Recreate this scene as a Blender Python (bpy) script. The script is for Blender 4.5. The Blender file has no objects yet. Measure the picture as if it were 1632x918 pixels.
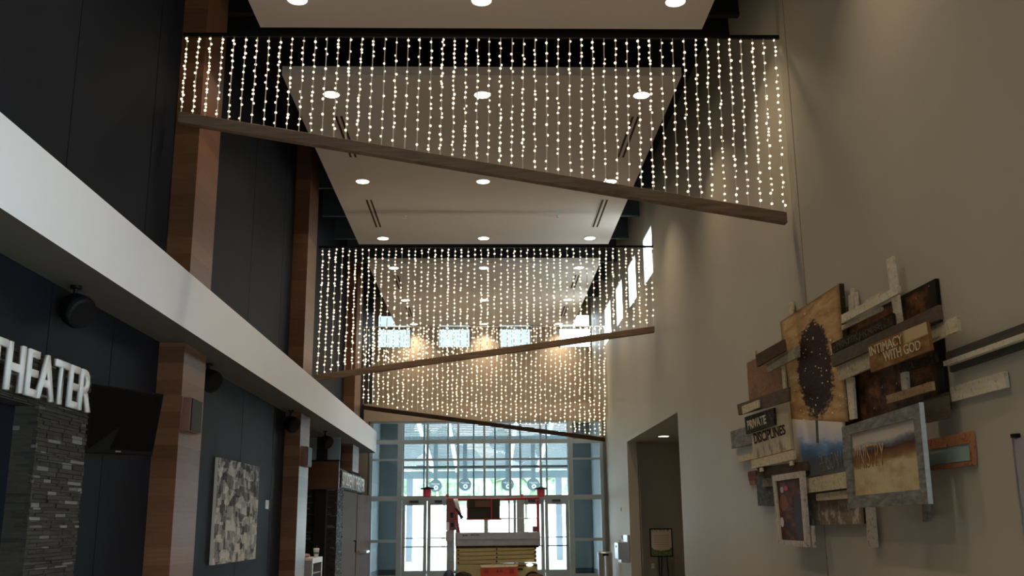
import bpy, bmesh, math, random
from mathutils import Vector, Matrix
random.seed(7)
SC = bpy.context.scene
COL = SC.collection

# ------------------------------------------------------------------ camera
F, VX, VY, ROLL, H = 1583.6, 774.5, 836.2, -0.0026, 1.55
CD = Vector(((VX-816)/F, -(VY-459)/F, 1.0)).normalized()
CU = Vector((math.sin(ROLL), math.cos(ROLL), 0)); CU = (CU - CD*CU.dot(CD)).normalized()
CX = CU.cross(CD)
def on(px, py, X=None, Y=None, Z=None):
    """the point where the sight line through a pixel meets a wall, floor or facade plane"""
    r = Vector(((px-816)/F, -(py-459)/F, 1.0)); w = Vector((r.dot(CX), r.dot(CD), r.dot(CU)))
    t = X/w.x if X is not None else (Y/w.y if Y is not None else (Z-H)/w.z)
    return Vector((w.x*t, w.y*t, H+w.z*t))
cam = bpy.data.cameras.new('camera'); camo = bpy.data.objects.new('camera', cam); COL.objects.link(camo)
# world axes: X = CX comps etc.  camera right/up/back in world
R3 = Matrix(((CX.x, CX.y, -CX.z), (CD.x, CD.y, -CD.z), (CU.x, CU.y, -CU.z)))
camo.matrix_world = Matrix.Translation((0, 0, H)) @ R3.to_4x4()
cam.sensor_width = 36; cam.lens = F/1632*36; cam.clip_end = 400; cam.clip_start = .1
SC.camera = camo

# ------------------------------------------------------------------ world, light, exposure
W = bpy.data.worlds.new('sky'); SC.world = W; W.use_nodes = True
bg = W.node_tree.nodes['Background']
bg.inputs[0].default_value = (0.79, 0.90, 1.0, 1); bg.inputs[1].default_value = 9.0
SC.view_settings.view_transform = 'Standard'; SC.view_settings.look = 'None'
SC.view_settings.exposure = 0; SC.view_settings.gamma = 1; SC.view_settings.use_curve_mapping = False
SC.cycles.use_denoising = True
SC.cycles.max_bounces = 8; SC.cycles.diffuse_bounces = 5; SC.cycles.transparent_max_bounces = 16
SC.cycles.sample_clamp_indirect = 4
CAN_W = 22.0       # ceiling downlights, watts each
CAN_E = 7.0        # brightness of the lens one sees
BULB_E = 2.0
WARM = (1.0, 0.82, 0.62)

# ------------------------------------------------------------------ materials
MATS = {}
def newmat(name):
    m = bpy.data.materials.new(name); m.use_nodes = True
    nt = m.node_tree; b = nt.nodes['Principled BSDF']; MATS[name] = m
    return m, nt, b
def nd(nt, t, **k):
    n = nt.nodes.new(t)
    for a, v in k.items(): setattr(n, a, v)
    return n
def ln(nt, a, b): nt.links.new(a, b)
def coords(nt, kind='Object', scale=(1, 1, 1), loc=(0, 0, 0)):
    if kind == 'World':
        o = nd(nt, 'ShaderNodeNewGeometry').outputs['Position']
    else:
        o = nd(nt, 'ShaderNodeTexCoord').outputs[kind]
    mp = nd(nt, 'ShaderNodeMapping'); mp.inputs['Scale'].default_value = scale; mp.inputs['Location'].default_value = loc
    ln(nt, o, mp.inputs[0]); return mp.outputs[0]
def noise(nt, vec, scale=5, detail=4, rough=.55):
    n = nd(nt, 'ShaderNodeTexNoise'); n.inputs['Scale'].default_value = scale
    n.inputs['Detail'].default_value = detail; n.inputs['Roughness'].default_value = rough
    ln(nt, vec, n.inputs['Vector']); return n.outputs['Fac']
def ramp(nt, fac, stops, interp='LINEAR'):
    r = nd(nt, 'ShaderNodeValToRGB'); cr = r.color_ramp; cr.interpolation = interp
    while len(cr.elements) < len(stops): cr.elements.new(.5)
    for e, (p, c) in zip(cr.elements, stops): e.position = p; e.color = (*c, 1)
    ln(nt, fac, r.inputs[0]); return r.outputs[0]
def mix(nt, fac, a, b, mode='MIX'):
    n = nd(nt, 'ShaderNodeMix', data_type='RGBA', blend_type=mode)
    for s, v in ((n.inputs[0], fac), (n.inputs[6], a), (n.inputs[7], b)):
        if hasattr(v, 'links') or hasattr(v, 'is_output'): ln(nt, v, s)
        elif isinstance(v, (int, float)): s.default_value = v
        else: s.default_value = (*v, 1)
    return n.outputs[2]
def mth(nt, op, a, b=None):
    n = nd(nt, 'ShaderNodeMath', operation=op)
    for s, v in ((n.inputs[0], a), (n.inputs[1], b)):
        if v is None: continue
        if isinstance(v, (int, float)): s.default_value = v
        else: ln(nt, v, s)
    return n.outputs[0]
def bump(nt, b, h, s=.2, d=.01):
    n = nd(nt, 'ShaderNodeBump'); n.inputs['Strength'].default_value = s; n.inputs['Distance'].default_value = d
    ln(nt, h, n.inputs['Height']); ln(nt, n.outputs[0], b.inputs['Normal'])
def plain(name, col, rough=.6, metal=0, vary=.12, scale=3, spec=None):
    m, nt, b = newmat(name)
    v = noise(nt, coords(nt), scale)
    c = ramp(nt, v, [(.3, tuple(x*(1-vary) for x in col)), (.7, tuple(min(1, x*(1+vary)) for x in col))])
    ln(nt, c, b.inputs['Base Color']); b.inputs['Roughness'].default_value = rough; b.inputs['Metallic'].default_value = metal
    if spec is not None: b.inputs['Specular IOR Level'].default_value = spec
    return m
def emit(name, col, e):
    m, nt, b = newmat(name); b.inputs['Base Color'].default_value = (*col, 1)
    b.inputs['Emission Color'].default_value = (*col, 1); b.inputs['Emission Strength'].default_value = e; return m

plain('wall_paint', (.415, .378, .295), .55, vary=.04, scale=.6, spec=.35)
plain('end_wall_paint', (.42, .325, .23), .75, vary=.03, scale=.6)
plain('dark_panel', (.0125, .0150, .0205), .55, vary=.10, scale=1.2, spec=.08)
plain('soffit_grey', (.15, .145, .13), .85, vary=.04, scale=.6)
plain('joint', (.006, .006, .007), .9)
plain('black_deck', (.006, .006, .0065), .95)
plain('ceiling_white', (.70, .61, .53), .85, vary=.02, scale=.5)
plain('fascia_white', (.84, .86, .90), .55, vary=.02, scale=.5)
plain('floor_tile', (.20, .185, .165), .25, vary=.1, scale=1.5)
plain('black_metal', (.006, .006, .007), .5, 0, spec=.2)
plain('black_plastic', (.006, .006, .0065), .6, spec=.15)
plain('screen_glass', (.002, .002, .0025), .4, spec=.12)
plain('white_trim', (.8, .8, .78), .4)
plain('letter_white', (.86, .88, .88), .45, vary=.02)
plain('mullion_metal', (.40, .46, .48), .4, .1, vary=.03)
plain('vestibule_paint', (.30, .355, .38), .7, vary=.04)
plain('base_dark', (.05, .07, .09), .6)
plain('steel', (.55, .56, .58), .28, .9, vary=.05)
plain('concrete', (.62, .62, .60), .9)
plain('canopy_metal', (.20, .23, .27), .5, .1, vary=.05)
plain('canopy_white', (.85, .88, .9), .5)
plain('canopy_beam', (.14, .19, .21), .6)
plain('lift_yellow', (.50, .40, .17), .5, vary=.08)
plain('lift_orange', (.62, .075, .02), .45)
plain('lift_red', (.42, .02, .03), .45)
plain('lift_grey', (.40, .37, .38), .4, .2)
plain('lift_maroon', (.22, .08, .085), .6)
plain('tyre', (.02, .018, .017), .8)
plain('navy', (.012, .02, .05), .7)
plain('door_brown', (.10, .07, .06), .7, vary=.06, spec=.12)
plain('door_light', (.17, .13, .115), .7, vary=.06, spec=.12)
plain('tarp_dark', (.022, .02, .012), .7)
plain('tarp_brown', (.13, .06, .035), .7)
plain('white_plastic', (.75, .75, .73), .4)
plain('cabinet_grey', (.33, .33, .33), .5, vary=.03)
plain('pink_cloth', (.38, .22, .24), .8)
plain('sign_dark', (.04, .045, .025), .5)
plain('lamp_red', (.9, .10, .16), .4)
plain('recess_lit_blue', (.24, .29, .36), .6, vary=.04)  # bluish daylight on the upper recess wall, put into its colour
plain('sign_grey', (.13, .18, .20), .5)
plain('bark', (.34, .31, .27), .9)
plain('grey_panel', (.30, .30, .30), .6, vary=.05, scale=12)
plain('wire_clear', (.92, .86, .76), .35, vary=.05)
plain('sconce_brown', (.20, .10, .07), .5)

def leafmat(name, c1, c2):
    m, nt, b = newmat(name); v = noise(nt, coords(nt, 'World'), 2.5)
    ln(nt, ramp(nt, v, [(.35, c1), (.65, c2)]), b.inputs['Base Color']); b.inputs['Roughness'].default_value = .8
leafmat('leaf_green', (.20, .27, .18), (.42, .50, .36))

def veneer(name, a, bb, c, vert=False):
    """horizontal laminated boards with fine grain along them"""
    m, nt, b = newmat(name)
    pos = coords(nt, 'World', (1, 1, 1))
    sep = nd(nt, 'ShaderNodeSeparateXYZ'); ln(nt, pos, sep.inputs[0])
    row = mth(nt, 'FLOOR', mth(nt, 'MULTIPLY', sep.outputs[2], 1/.19))
    wn = nd(nt, 'ShaderNodeTexWhiteNoise', noise_dimensions='1D'); ln(nt, row, wn.inputs['W'])
    base = ramp(nt, wn.outputs['Value'], [(0, a), (.5, bb), (1, c)])
    g = noise(nt, coords(nt, 'World', (1.2, 1.2, 14)), 3, 6, .65)
    col = mix(nt, .38, base, ramp(nt, g, [(.3, tuple(x*.55 for x in bb)), (.7, tuple(min(1, x*1.35) for x in bb))]))
    ln(nt, col, b.inputs['Base Color']); b.inputs['Roughness'].default_value = .38; b.inputs['Specular IOR Level'].default_value = .34
veneer('pillar_wood', (.095, .040, .018), (.165, .072, .034), (.26, .125, .063))
veneer('brown_panel', (.09, .035, .012), (.11, .045, .016), (.13, .055, .02))

def weathered(name, a, bb, sc=(2, 2, 20), fleck=None, rough=.7, kind='Object'):
    m, nt, b = newmat(name)
    g = noise(nt, coords(nt, kind, sc), 2.2, 6, .65)
    col = ramp(nt, g, [(.28, a), (.72, bb)])
    if fleck:
        f = noise(nt, coords(nt, kind, (9, 9, 9)), 2.5, 5, .7)
        col = mix(nt, ramp(nt, f, [(.55, (0, 0, 0)), (.62, (1, 1, 1))]), col, fleck)
    ln(nt, col, b.inputs['Base Color']); b.inputs['Roughness'].default_value = rough; b.inputs['Specular IOR Level'].default_value = .06
    bump(nt, b, g, .3, .004); return m
weathered('beam_wood', (.16, .105, .068), (.32, .22, .145), (.9, 3, 14))
weathered('beam_dark', (.045, .024, .016), (.095, .055, .036), (.9, 3, 14))
weathered('board_cream', (.46, .40, .26), (.62, .55, .38), (2, 3, 14), (.34, .28, .17))
weathered('board_white', (.52, .47, .35), (.68, .62, .47), (2, 3, 14), (.42, .36, .25))
weathered('board_tan', (.30, .19, .10), (.44, .30, .17), (2, 3, 16), (.22, .13, .07))
weathered('board_taupe', (.075, .058, .040), (.135, .105, .075), (2, 3, 12))
weathered('board_black', (.018, .014, .009), (.05, .037, .024), (2, 3, 12), (.12, .10, .075))
weathered('board_umber', (.045, .028, .016), (.10, .062, .036), (2, 3, 14))
weathered('board_greygreen', (.20, .19, .135), (.31, .29, .21), (3, 3, 10), (.42, .38, .27))
weathered('board_slate', (.05, .062, .062), (.11, .13, .13), (1.5, 2, 6), (.17, .2, .2))
weathered('board_brick', (.11, .045, .035), (.20, .09, .07), (2, 3, 10))
weathered('board_orange', (.30, .125, .06), (.44, .20, .10), (2, 3, 14), (.2, .07, .03))
weathered('board_mint', (.28, .40, .36), (.36, .46, .38), (2, 2, 3))
weathered('board_clay', (.20, .105, .060), (.30, .165, .10), (2, 2, 2), (.14, .07, .045))
weathered('frame_grey', (.085, .085, .078), (.29, .295, .27), (1, 2.5, 9))
weathered('frame_edge', (.42, .50, .54), (.56, .65, .70), (2, 2, 8))
weathered('frame_white', (.40, .37, .31), (.56, .52, .45), (3, 3, 3), (.22, .19, .15))
weathered('rail_dark', (.055, .052, .045), (.085, .08, .068), (2, .6, 8))

def glass(name, tint):
    m = bpy.data.materials.new(name); m.use_nodes = True; nt = m.node_tree
    for n in list(nt.nodes): nt.nodes.remove(n)
    o = nd(nt, 'ShaderNodeOutputMaterial'); t = nd(nt, 'ShaderNodeBsdfTransparent'); g = nd(nt, 'ShaderNodeBsdfGlossy')
    t.inputs[0].default_value = tint; g.inputs['Roughness'].default_value = .02
    g.inputs[0].default_value = (.8, .9, .9, 1)
    x = nd(nt, 'ShaderNodeMixShader'); x.inputs[0].default_value = .03
    ln(nt, t.outputs[0], x.inputs[1]); ln(nt, g.outputs[0], x.inputs[2]); ln(nt, x.outputs[0], o.inputs[0]); MATS[name] = m
glass('pane_glass', (.93, .96, .955, 1)); glass('pane_tinted', (.34, .37, .37, 1))
emit('lens_glow', (1.0, .93, .82), CAN_E)
emit('bulb_glow', (1.0, .83, .58), BULB_E)
emit('lamp_glow', (1.0, .97, .9), 3.0)
emit('screen_off', (.004, .004, .005), 0)

def stone():
    m, nt, b = newmat('ledger_stone')
    rnd = nd(nt, 'ShaderNodeNewGeometry').outputs['Random Per Island']
    g = noise(nt, coords(nt, 'World', (3, 3, 16)), 3, 5, .65)
    base = ramp(nt, rnd, [(0, (.022, .021, .020)), (.5, (.042, .040, .034)), (.90, (.058, .054, .046)), (.92, (.20, .20, .195)), (1, (.30, .30, .29))])
    ln(nt, mix(nt, .35, base, ramp(nt, g, [(.3, (.012, .012, .012)), (.7, (.085, .08, .072))])), b.inputs['Base Color'])
    b.inputs['Roughness'].default_value = .65; b.inputs['Specular IOR Level'].default_value = .2; bump(nt, b, g, .5, .01)
stone()

# paintings: u runs along the picture, v up
def uvsep(nt):
    s = nd(nt, 'ShaderNodeSeparateXYZ'); ln(nt, nd(nt, 'ShaderNodeTexCoord').outputs['UV'], s.inputs[0]); return s.outputs[0], s.outputs[1]
def step(nt, x, e0, e1):
    n = nd(nt, 'ShaderNodeMapRange', interpolation_type='SMOOTHSTEP'); n.inputs[1].default_value = e0; n.inputs[2].default_value = e1
    ln(nt, x, n.inputs[0]); return n.outputs[0]
def uvnoise(nt, sx, sy, scale=1, detail=5, rough=.6): return noise(nt, coords(nt, 'UV', (sx, sy, 1)), scale, detail, rough)
def fin(nt, b, c, rough=.5): ln(nt, c, b.inputs['Base Color']); b.inputs['Roughness'].default_value = max(rough, .55); b.inputs['Specular IOR Level'].default_value = .07

m, nt, b = newmat('paint_tree')      # ochre canvas, a dark plume of glittering brown down its middle
u, v = uvsep(nt); n1 = uvnoise(nt, 5, 14, 1); n2 = uvnoise(nt, 26, 44, 1, 3)
ochre = ramp(nt, n1, [(.25, (.25, .12, .04)), (.45, (.46, .28, .11)), (.7, (.62, .42, .20))])
du = mth(nt, 'DIVIDE', mth(nt, 'SUBTRACT', u, .52), mth(nt, 'ADD', .255, mth(nt, 'MULTIPLY', mth(nt, 'SUBTRACT', .8, v), .16))); dv = mth(nt, 'DIVIDE', mth(nt, 'SUBTRACT', v, .44), .42)
r2 = mth(nt, 'ADD', mth(nt, 'MULTIPLY', du, du), mth(nt, 'MULTIPLY', dv, dv))
r2 = mth(nt, 'ADD', r2, mth(nt, 'MULTIPLY', mth(nt, 'SUBTRACT', n2, .5), .9))
r2 = mth(nt, 'ADD', r2, mth(nt, 'MULTIPLY', mth(nt, 'SUBTRACT', n1, .5), .9))
plume = step(nt, r2, 1.05, .7)
dark = ramp(nt, n2, [(.35, (.012, .005, .002)), (.6, (.04, .013, .005)), (.72, (.09, .035, .012))])
c = mix(nt, plume, ochre, dark)
eu = mth(nt, 'ABSOLUTE', mth(nt, 'SUBTRACT', u, .5)); ev = mth(nt, 'ABSOLUTE', mth(nt, 'SUBTRACT', v, .5))
edge = mth(nt, 'MAXIMUM', step(nt, eu, .42, .5), step(nt, ev, .46, .5))
c = mix(nt, mth(nt, 'MULTIPLY', edge, .6), c, (.06, .03, .012))
vo = nd(nt, 'ShaderNodeTexVoronoi'); vo.inputs['Scale'].default_value = 1; ln(nt, coords(nt, 'UV', (22, 40, 1)), vo.inputs['Vector'])
gl = mth(nt, 'MULTIPLY', step(nt, vo.outputs['Distance'], .17, .06), step(nt, nd(nt, 'ShaderNodeSeparateColor').outputs[0], 0, 1))
sc_ = nd(nt, 'ShaderNodeSeparateColor'); ln(nt, vo.outputs['Color'], sc_.inputs[0])
gl = mth(nt, 'MULTIPLY', step(nt, vo.outputs['Distance'], .30, .14), step(nt, sc_.outputs[0], .70, .74))
gl = mth(nt, 'MULTIPLY', gl, step(nt, r2, 2.6, 1.2))
c = mix(nt, gl, c, (.95, .80, .58)); fin(nt, b, c, .4)

m, nt, b = newmat('paint_rust')      # dark board with rusty copper mottling
u, v = uvsep(nt); n1 = uvnoise(nt, 7, 5, 1, 6, .7); n2 = uvnoise(nt, 30, 20, 1, 3)
c = ramp(nt, n1, [(.38, (.012, .008, .004)), (.5, (.09, .038, .014)), (.62, (.20, .08, .028)), (.75, (.26, .13, .055))])
eu = mth(nt, 'ABSOLUTE', mth(nt, 'SUBTRACT', u, .5)); ev = mth(nt, 'ABSOLUTE', mth(nt, 'SUBTRACT', v, .5))
edge = mth(nt, 'MAXIMUM', step(nt, eu, .38, .46), step(nt, ev, .44, .49))
c = mix(nt, edge, c, (.012, .01, .007)); c = mix(nt, step(nt, n2, .68, .72), c, (.45, .34, .22)); fin(nt, b, c, .4)

m, nt, b = newmat('paint_blue')      # white cloud above blue hills
u, v = uvsep(nt); n1 = uvnoise(nt, 3.5, 3.5, 1, 6, .6)
h = mth(nt, 'ADD', v, mth(nt, 'MULTIPLY', mth(nt, 'SUBTRACT', n1, .5), .55))
c = ramp(nt, h, [(.10, (.10, .105, .11)), (.30, (.075, .09, .11)), (.45, (.06, .13, .25)), (.60, (.15, .26, .44)), (.70, (.50, .55, .66)), (.9, (.72, .66, .60))])
c = mix(nt, step(nt, u, .22, .06), c, (.50, .42, .30)); fin(nt, b, c, .5)

m, nt, b = newmat('paint_landscape') # pale sky, smoky range, brown slope, ochre plain
u, v = uvsep(nt); n1 = uvnoise(nt, 5, 6, 1, 6, .65); n2 = uvnoise(nt, 3, 2, 1, 4)
h = mth(nt, 'ADD', v, mth(nt, 'MULTIPLY', mth(nt, 'SUBTRACT', n1, .5), .22))
h = mth(nt, 'SUBTRACT', h, mth(nt, 'MULTIPLY', u, .06))
low = ramp(nt, n2, [(.3, (.36, .22, .085)), (.5, (.54, .44, .23)), (.75, (.60, .53, .30))])
c = ramp(nt, h, [(.0, (.34, .22, .10)), (.46, (.27, .15, .06)), (.56, (.17, .07, .018)), (.64, (.07, .025, .010)), (.68, (.10, .09, .095)), (.74, (.26, .27, .30)), (.79, (.62, .56, .48)), (.92, (.52, .47, .38))])
c = mix(nt, step(nt, h, .50, .38), c, low); fin(nt, b, c, .5)

m, nt, b = newmat('paint_grey')      # blocky abstract of whites, greys and near-blacks
u, v = uvsep(nt)
def blocks(sx, sy, off):
    vo = nd(nt, 'ShaderNodeTexVoronoi', distance='CHEBYCHEV'); vo.inputs['Scale'].default_value = 1
    ln(nt, coords(nt, 'UV', (sx, sy, 1), off), vo.inputs['Vector']); s = nd(nt, 'ShaderNodeSeparateColor'); ln(nt, vo.outputs['Color'], s.inputs[0]); return s.outputs[0]
a1 = blocks(9, 13, (0, 0, 0)); a2 = blocks(17, 9, (3, 5, 0)); n1 = uvnoise(nt, 6, 4, 1, 6, .7)
s_ = mth(nt, 'ADD', mth(nt, 'MULTIPLY', a1, .36), mth(nt, 'ADD', mth(nt, 'MULTIPLY', a2, .28), mth(nt, 'MULTIPLY', n1, .42)))
s_ = mth(nt, 'SUBTRACT', s_, mth(nt, 'MULTIPLY', v, .16))
c = ramp(nt, s_, [(.20, (.03, .03, .032)), (.33, (.15, .15, .155)), (.46, (.38, .38, .37)), (.62, (.68, .67, .62))]); fin(nt, b, c, .6)

m, nt, b = newmat('paint_dark_red')  # dark photograph-like picture with a rusty shape
u, v = uvsep(nt); n1 = uvnoise(nt, 3, 6, 1, 4)
c = ramp(nt, n1, [(.35, (.022, .014, .010)), (.5, (.07, .020, .012)), (.62, (.17, .055, .022)), (.75, (.05, .045, .04))])
def blot(cx, cy, rx, ry, col, c):
    d = mth(nt, 'ADD', mth(nt, 'POWER', mth(nt, 'DIVIDE', mth(nt, 'SUBTRACT', u, cx), rx), 2), mth(nt, 'POWER', mth(nt, 'DIVIDE', mth(nt, 'SUBTRACT', v, cy), ry), 2))
    return mix(nt, step(nt, d, 1.1, .8), c, col)
c = blot(.26, .84, .07, .055, (.45, .40, .36), c); c = blot(.43, .86, .08, .045, (.70, .08, .10), c)
c = blot(.28, .62, .17, .14, (.20, .075, .03), c); c = blot(.14, .30, .075, .085, (.60, .57, .54), c); c = blot(.85, .4, .16, .4, (.05, .05, .05), c); fin(nt, b, c, .35)

m, nt, b = newmat('paint_ghost')     # beige panel with faint scratched capitals
u, v = uvsep(nt); n1 = uvnoise(nt, 13, 2.2, 1, 3); n2 = uvnoise(nt, 4, 4, 1, 5)
c = mix(nt, mth(nt, 'MULTIPLY', step(nt, n1, .50, .58), step(nt, v, .9, .35)), ramp(nt, n2, [(.3, (.17, .13, .09)), (.7, (.29, .235, .17))]), (.46, .40, .32)); fin(nt, b, c, .6)

m, nt, b = newmat('paint_discipline') # cream canvas with grey streaks in its lower third
u, v = uvsep(nt); n1 = uvnoise(nt, 11, 2, 1, 4); n2 = uvnoise(nt, 4, 4, 1, 5)
c = ramp(nt, n2, [(.3, (.44, .38, .25)), (.7, (.56, .50, .36))])
c = mix(nt, mth(nt, 'MULTIPLY', step(nt, n1, .46, .60), step(nt, v, .36, .14)), c, (.20, .17, .13)); fin(nt, b, c, .6)

m, nt, b = newmat('paint_intimacy')  # amber resin over cream
u, v = uvsep(nt); n1 = uvnoise(nt, 5, 2.2, 1, 5)
c = ramp(nt, n1, [(.35, (.12, .05, .015)), (.52, (.24, .12, .04)), (.7, (.38, .24, .11))])
hi = mth(nt, 'MULTIPLY', step(nt, u, .60, .68), step(nt, v, .52, .62)); c = mix(nt, hi, c, (.50, .38, .20)); fin(nt, b, c, .35)

m, nt, b = newmat('paint_notice')    # cream notice above a green planted edge
u, v = uvsep(nt); n1 = uvnoise(nt, 14, 14, 1, 3)
eu = mth(nt, 'ABSOLUTE', mth(nt, 'SUBTRACT', u, .5))
t_ = mth(nt, 'ADD', v, mth(nt, 'MULTIPLY', mth(nt, 'SUBTRACT', .5, eu), .10)); t_ = mth(nt, 'SUBTRACT', t_, mth(nt, 'MULTIPLY', step(nt, eu, .33, .5), .08))
c = mix(nt, step(nt, t_, .26, .23), (.56, .49, .40), ramp(nt, n1, [(.4, (.07, .10, .04)), (.62, (.20, .26, .13))]))
wv = mth(nt, 'SINE', mth(nt, 'MULTIPLY', v, 76)); tl = mth(nt, 'MULTIPLY', step(nt, wv, .35, .7), mth(nt, 'MULTIPLY', step(nt, eu, .40, .36), mth(nt, 'MULTIPLY', step(nt, v, .34, .36), step(nt, v, .84, .82))))
c = mix(nt, mth(nt, 'MULTIPLY', tl, .45), c, (.30, .20, .15)); c = mix(nt, mth(nt, 'MULTIPLY', step(nt, v, .92, .95), step(nt, n1, .45, .55)), c, (.2, .22, .17)); fin(nt, b, c, .5)

# ------------------------------------------------------------------ mesh helpers
def wloc(o):
    v = Vector((0, 0, 0))
    while o is not None: v += o.location; o = o.parent
    return v
def tag(o, label=None, cat=None, group=None, kind=None):
    for k, v in (('label', label), ('category', cat), ('group', group), ('kind', kind)):
        if v: o[k] = v
    return o
def obj(name, bm, mat, parent=None, smooth=False, keep=False):
    """link a bmesh given in world coordinates as one object whose origin is its own centre"""
    me = bpy.data.meshes.new(name)
    if not keep: bmesh.ops.recalc_face_normals(bm, faces=bm.faces[:])
    xs = [v.co for v in bm.verts]
    lo = Vector([min(c[i] for c in xs) for i in range(3)]); hi = Vector([max(c[i] for c in xs) for i in range(3)])
    ctr = (lo+hi)/2
    if parent is None: ctr.z = lo.z
    for v in bm.verts: v.co -= ctr
    bm.to_mesh(me); bm.free()
    for mm in (mat if isinstance(mat, (list, tuple)) else [mat]): me.materials.append(MATS[mm])
    if smooth:
        for p in me.polygons: p.use_smooth = True
    o = bpy.data.objects.new(name, me); COL.objects.link(o)
    if parent is not None: o.parent = parent; o.location = ctr - wloc(parent)
    else: o.location = ctr
    return o
def root(name, loc, label, cat, group=None):
    o = bpy.data.objects.new(name, None); o.location = loc; o.empty_display_size = .1; COL.objects.link(o)
    return tag(o, label, cat, group)
def B(): return bmesh.new()
def box(bm, x0, x1, y0, y1, z0, z1, mi=0, bev=0):
    r = bmesh.ops.create_cube(bm, size=1, matrix=Matrix.Translation(((x0+x1)/2, (y0+y1)/2, (z0+z1)/2)) @ Matrix.Diagonal((abs(x1-x0), abs(y1-y0), abs(z1-z0), 1)))
    fs = {f for v in r['verts'] for f in v.link_faces}
    for f in fs: f.material_index = mi
    if bev:
        es = list({e for v in r['verts'] for e in v.link_edges}); bmesh.ops.bevel(bm, geom=es, offset=bev, segments=2, affect='EDGES', profile=.6)
    return bm
def cyl(bm, p, q, r, r2=None, seg=16, mi=0):
    p = Vector(p); q = Vector(q); d = q-p
    m = Matrix.Translation((p+q)/2) @ d.to_track_quat('Z', 'Y').to_matrix().to_4x4()
    g = bmesh.ops.create_cone(bm, cap_ends=True, segments=seg, radius1=r, radius2=r if r2 is None else r2, depth=d.length, matrix=m)
    for f in {f for v in g['verts'] for f in v.link_faces}: f.material_index = mi
    return bm
def lathe(bm, prof, c, seg=24, axis=Vector((0, 0, 1)), mi=0):
    """prof: (radius, height) pairs about axis at c"""
    q = axis.to_track_quat('Z', 'Y').to_matrix(); rings = []
    for r, h in prof:
        rings.append([bm.verts.new(Vector(c)+q @ Vector((r*math.cos(2*math.pi*i/seg), r*math.sin(2*math.pi*i/seg), h))) for i in range(seg)])
    for a, b_ in zip(rings, rings[1:]):
        for i in range(seg):
            f = bm.faces.new((a[i], a[(i+1) % seg], b_[(i+1) % seg], b_[i])); f.material_index = mi
    for rg in (rings[0], rings[-1]):
        f = bm.faces.new(rg); f.material_index = mi
    return bm
def slab(bm, TL, TR, BR, BL, th, mi=0, inset=0):
    """a board whose front face is the quad; th = thickness vector length away from the viewer; front face carries uv 0..1"""
    uvl = bm.loops.layers.uv.verify()
    TL, TR, BR, BL = map(Vector, (TL, TR, BR, BL))
    n = (TR-TL).cross(BL-TL).normalized()      # points away from a viewer in front
    fr = [bm.verts.new(p) for p in (BL, BR, TR, TL)]; bk = [bm.verts.new(p+n*th) for p in (BL, BR, TR, TL)]
    f = bm.faces.new(fr); f.material_index = mi
    for l, uv in zip(f.loops, ((0, 0), (1, 0), (1, 1), (0, 1))): l[uvl].uv = uv
    f = bm.faces.new(bk[::-1]); f.material_index = mi
    for i in range(4):
        j = (i+1) % 4; f = bm.faces.new((fr[i], bk[i], bk[j], fr[j])); f.material_index = mi
        for l in f.loops: l[uvl].uv = (.01, .01)
    return bm
def lerp(a, b, t): return a+(b-a)*t
def bil(TL, TR, BR, BL, u, v): return lerp(lerp(Vector(BL), Vector(BR), u), lerp(Vector(TL), Vector(TR), u), v)
def text_bm(txt, TL, TR, BR, BL, th, spacing=1.0, bold=.0):
    """lettering: the words fill the quad exactly; th thick, standing proud of the quad towards the viewer"""
    cu = bpy.data.curves.new('lettering', 'FONT'); cu.body = txt; cu.fill_mode = 'FRONT'; cu.offset = bold; cu.space_character = spacing
    cu.resolution_u = 3; cu.align_x = 'CENTER'; cu.space_line = .85
    t = bpy.data.objects.new('lettering', cu); COL.objects.link(t); bpy.context.view_layer.update()
    me = bpy.data.meshes.new_from_object(t.evaluated_get(bpy.context.evaluated_depsgraph_get()))
    bm = B(); bm.from_mesh(me); bpy.data.objects.remove(t); bpy.data.curves.remove(cu); bpy.data.meshes.remove(me)
    bmesh.ops.remove_doubles(bm, verts=bm.verts[:], dist=1e-5)
    x = [v.co.x for v in bm.verts]; y = [v.co.y for v in bm.verts]; x0, x1, y0, y1 = min(x), max(x), min(y), max(y)
    n = (Vector(TR)-Vector(TL)).cross(Vector(BL)-Vector(TL)).normalized()
    for v in bm.verts: v.co = bil(TL, TR, BR, BL, (v.co.x-x0)/(x1-x0), (v.co.y-y0)/(y1-y0))
    r = bmesh.ops.extrude_face_region(bm, geom=bm.faces[:])
    for e in r['geom']:
        if isinstance(e, bmesh.types.BMVert): e.co -= n*th
    return bm
def S(name, bm, mat, **k): return tag(obj(name, bm, mat, **k), kind='structure')

# ================================================================== THE HALL
XR, XW, XL = 3.65, -3.82, -3.523
Y0, YE, YG = -9.0, 33.6, 30.4
ZD = 9.3
S('floor', box(B(), -9, 7.2, Y0, YE+.1, -.2, 0), 'floor_tile')
S('ceiling', box(B(), -4.4, XR+.4, Y0, YE+.3, ZD, ZD+.2), 'black_deck')
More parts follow.
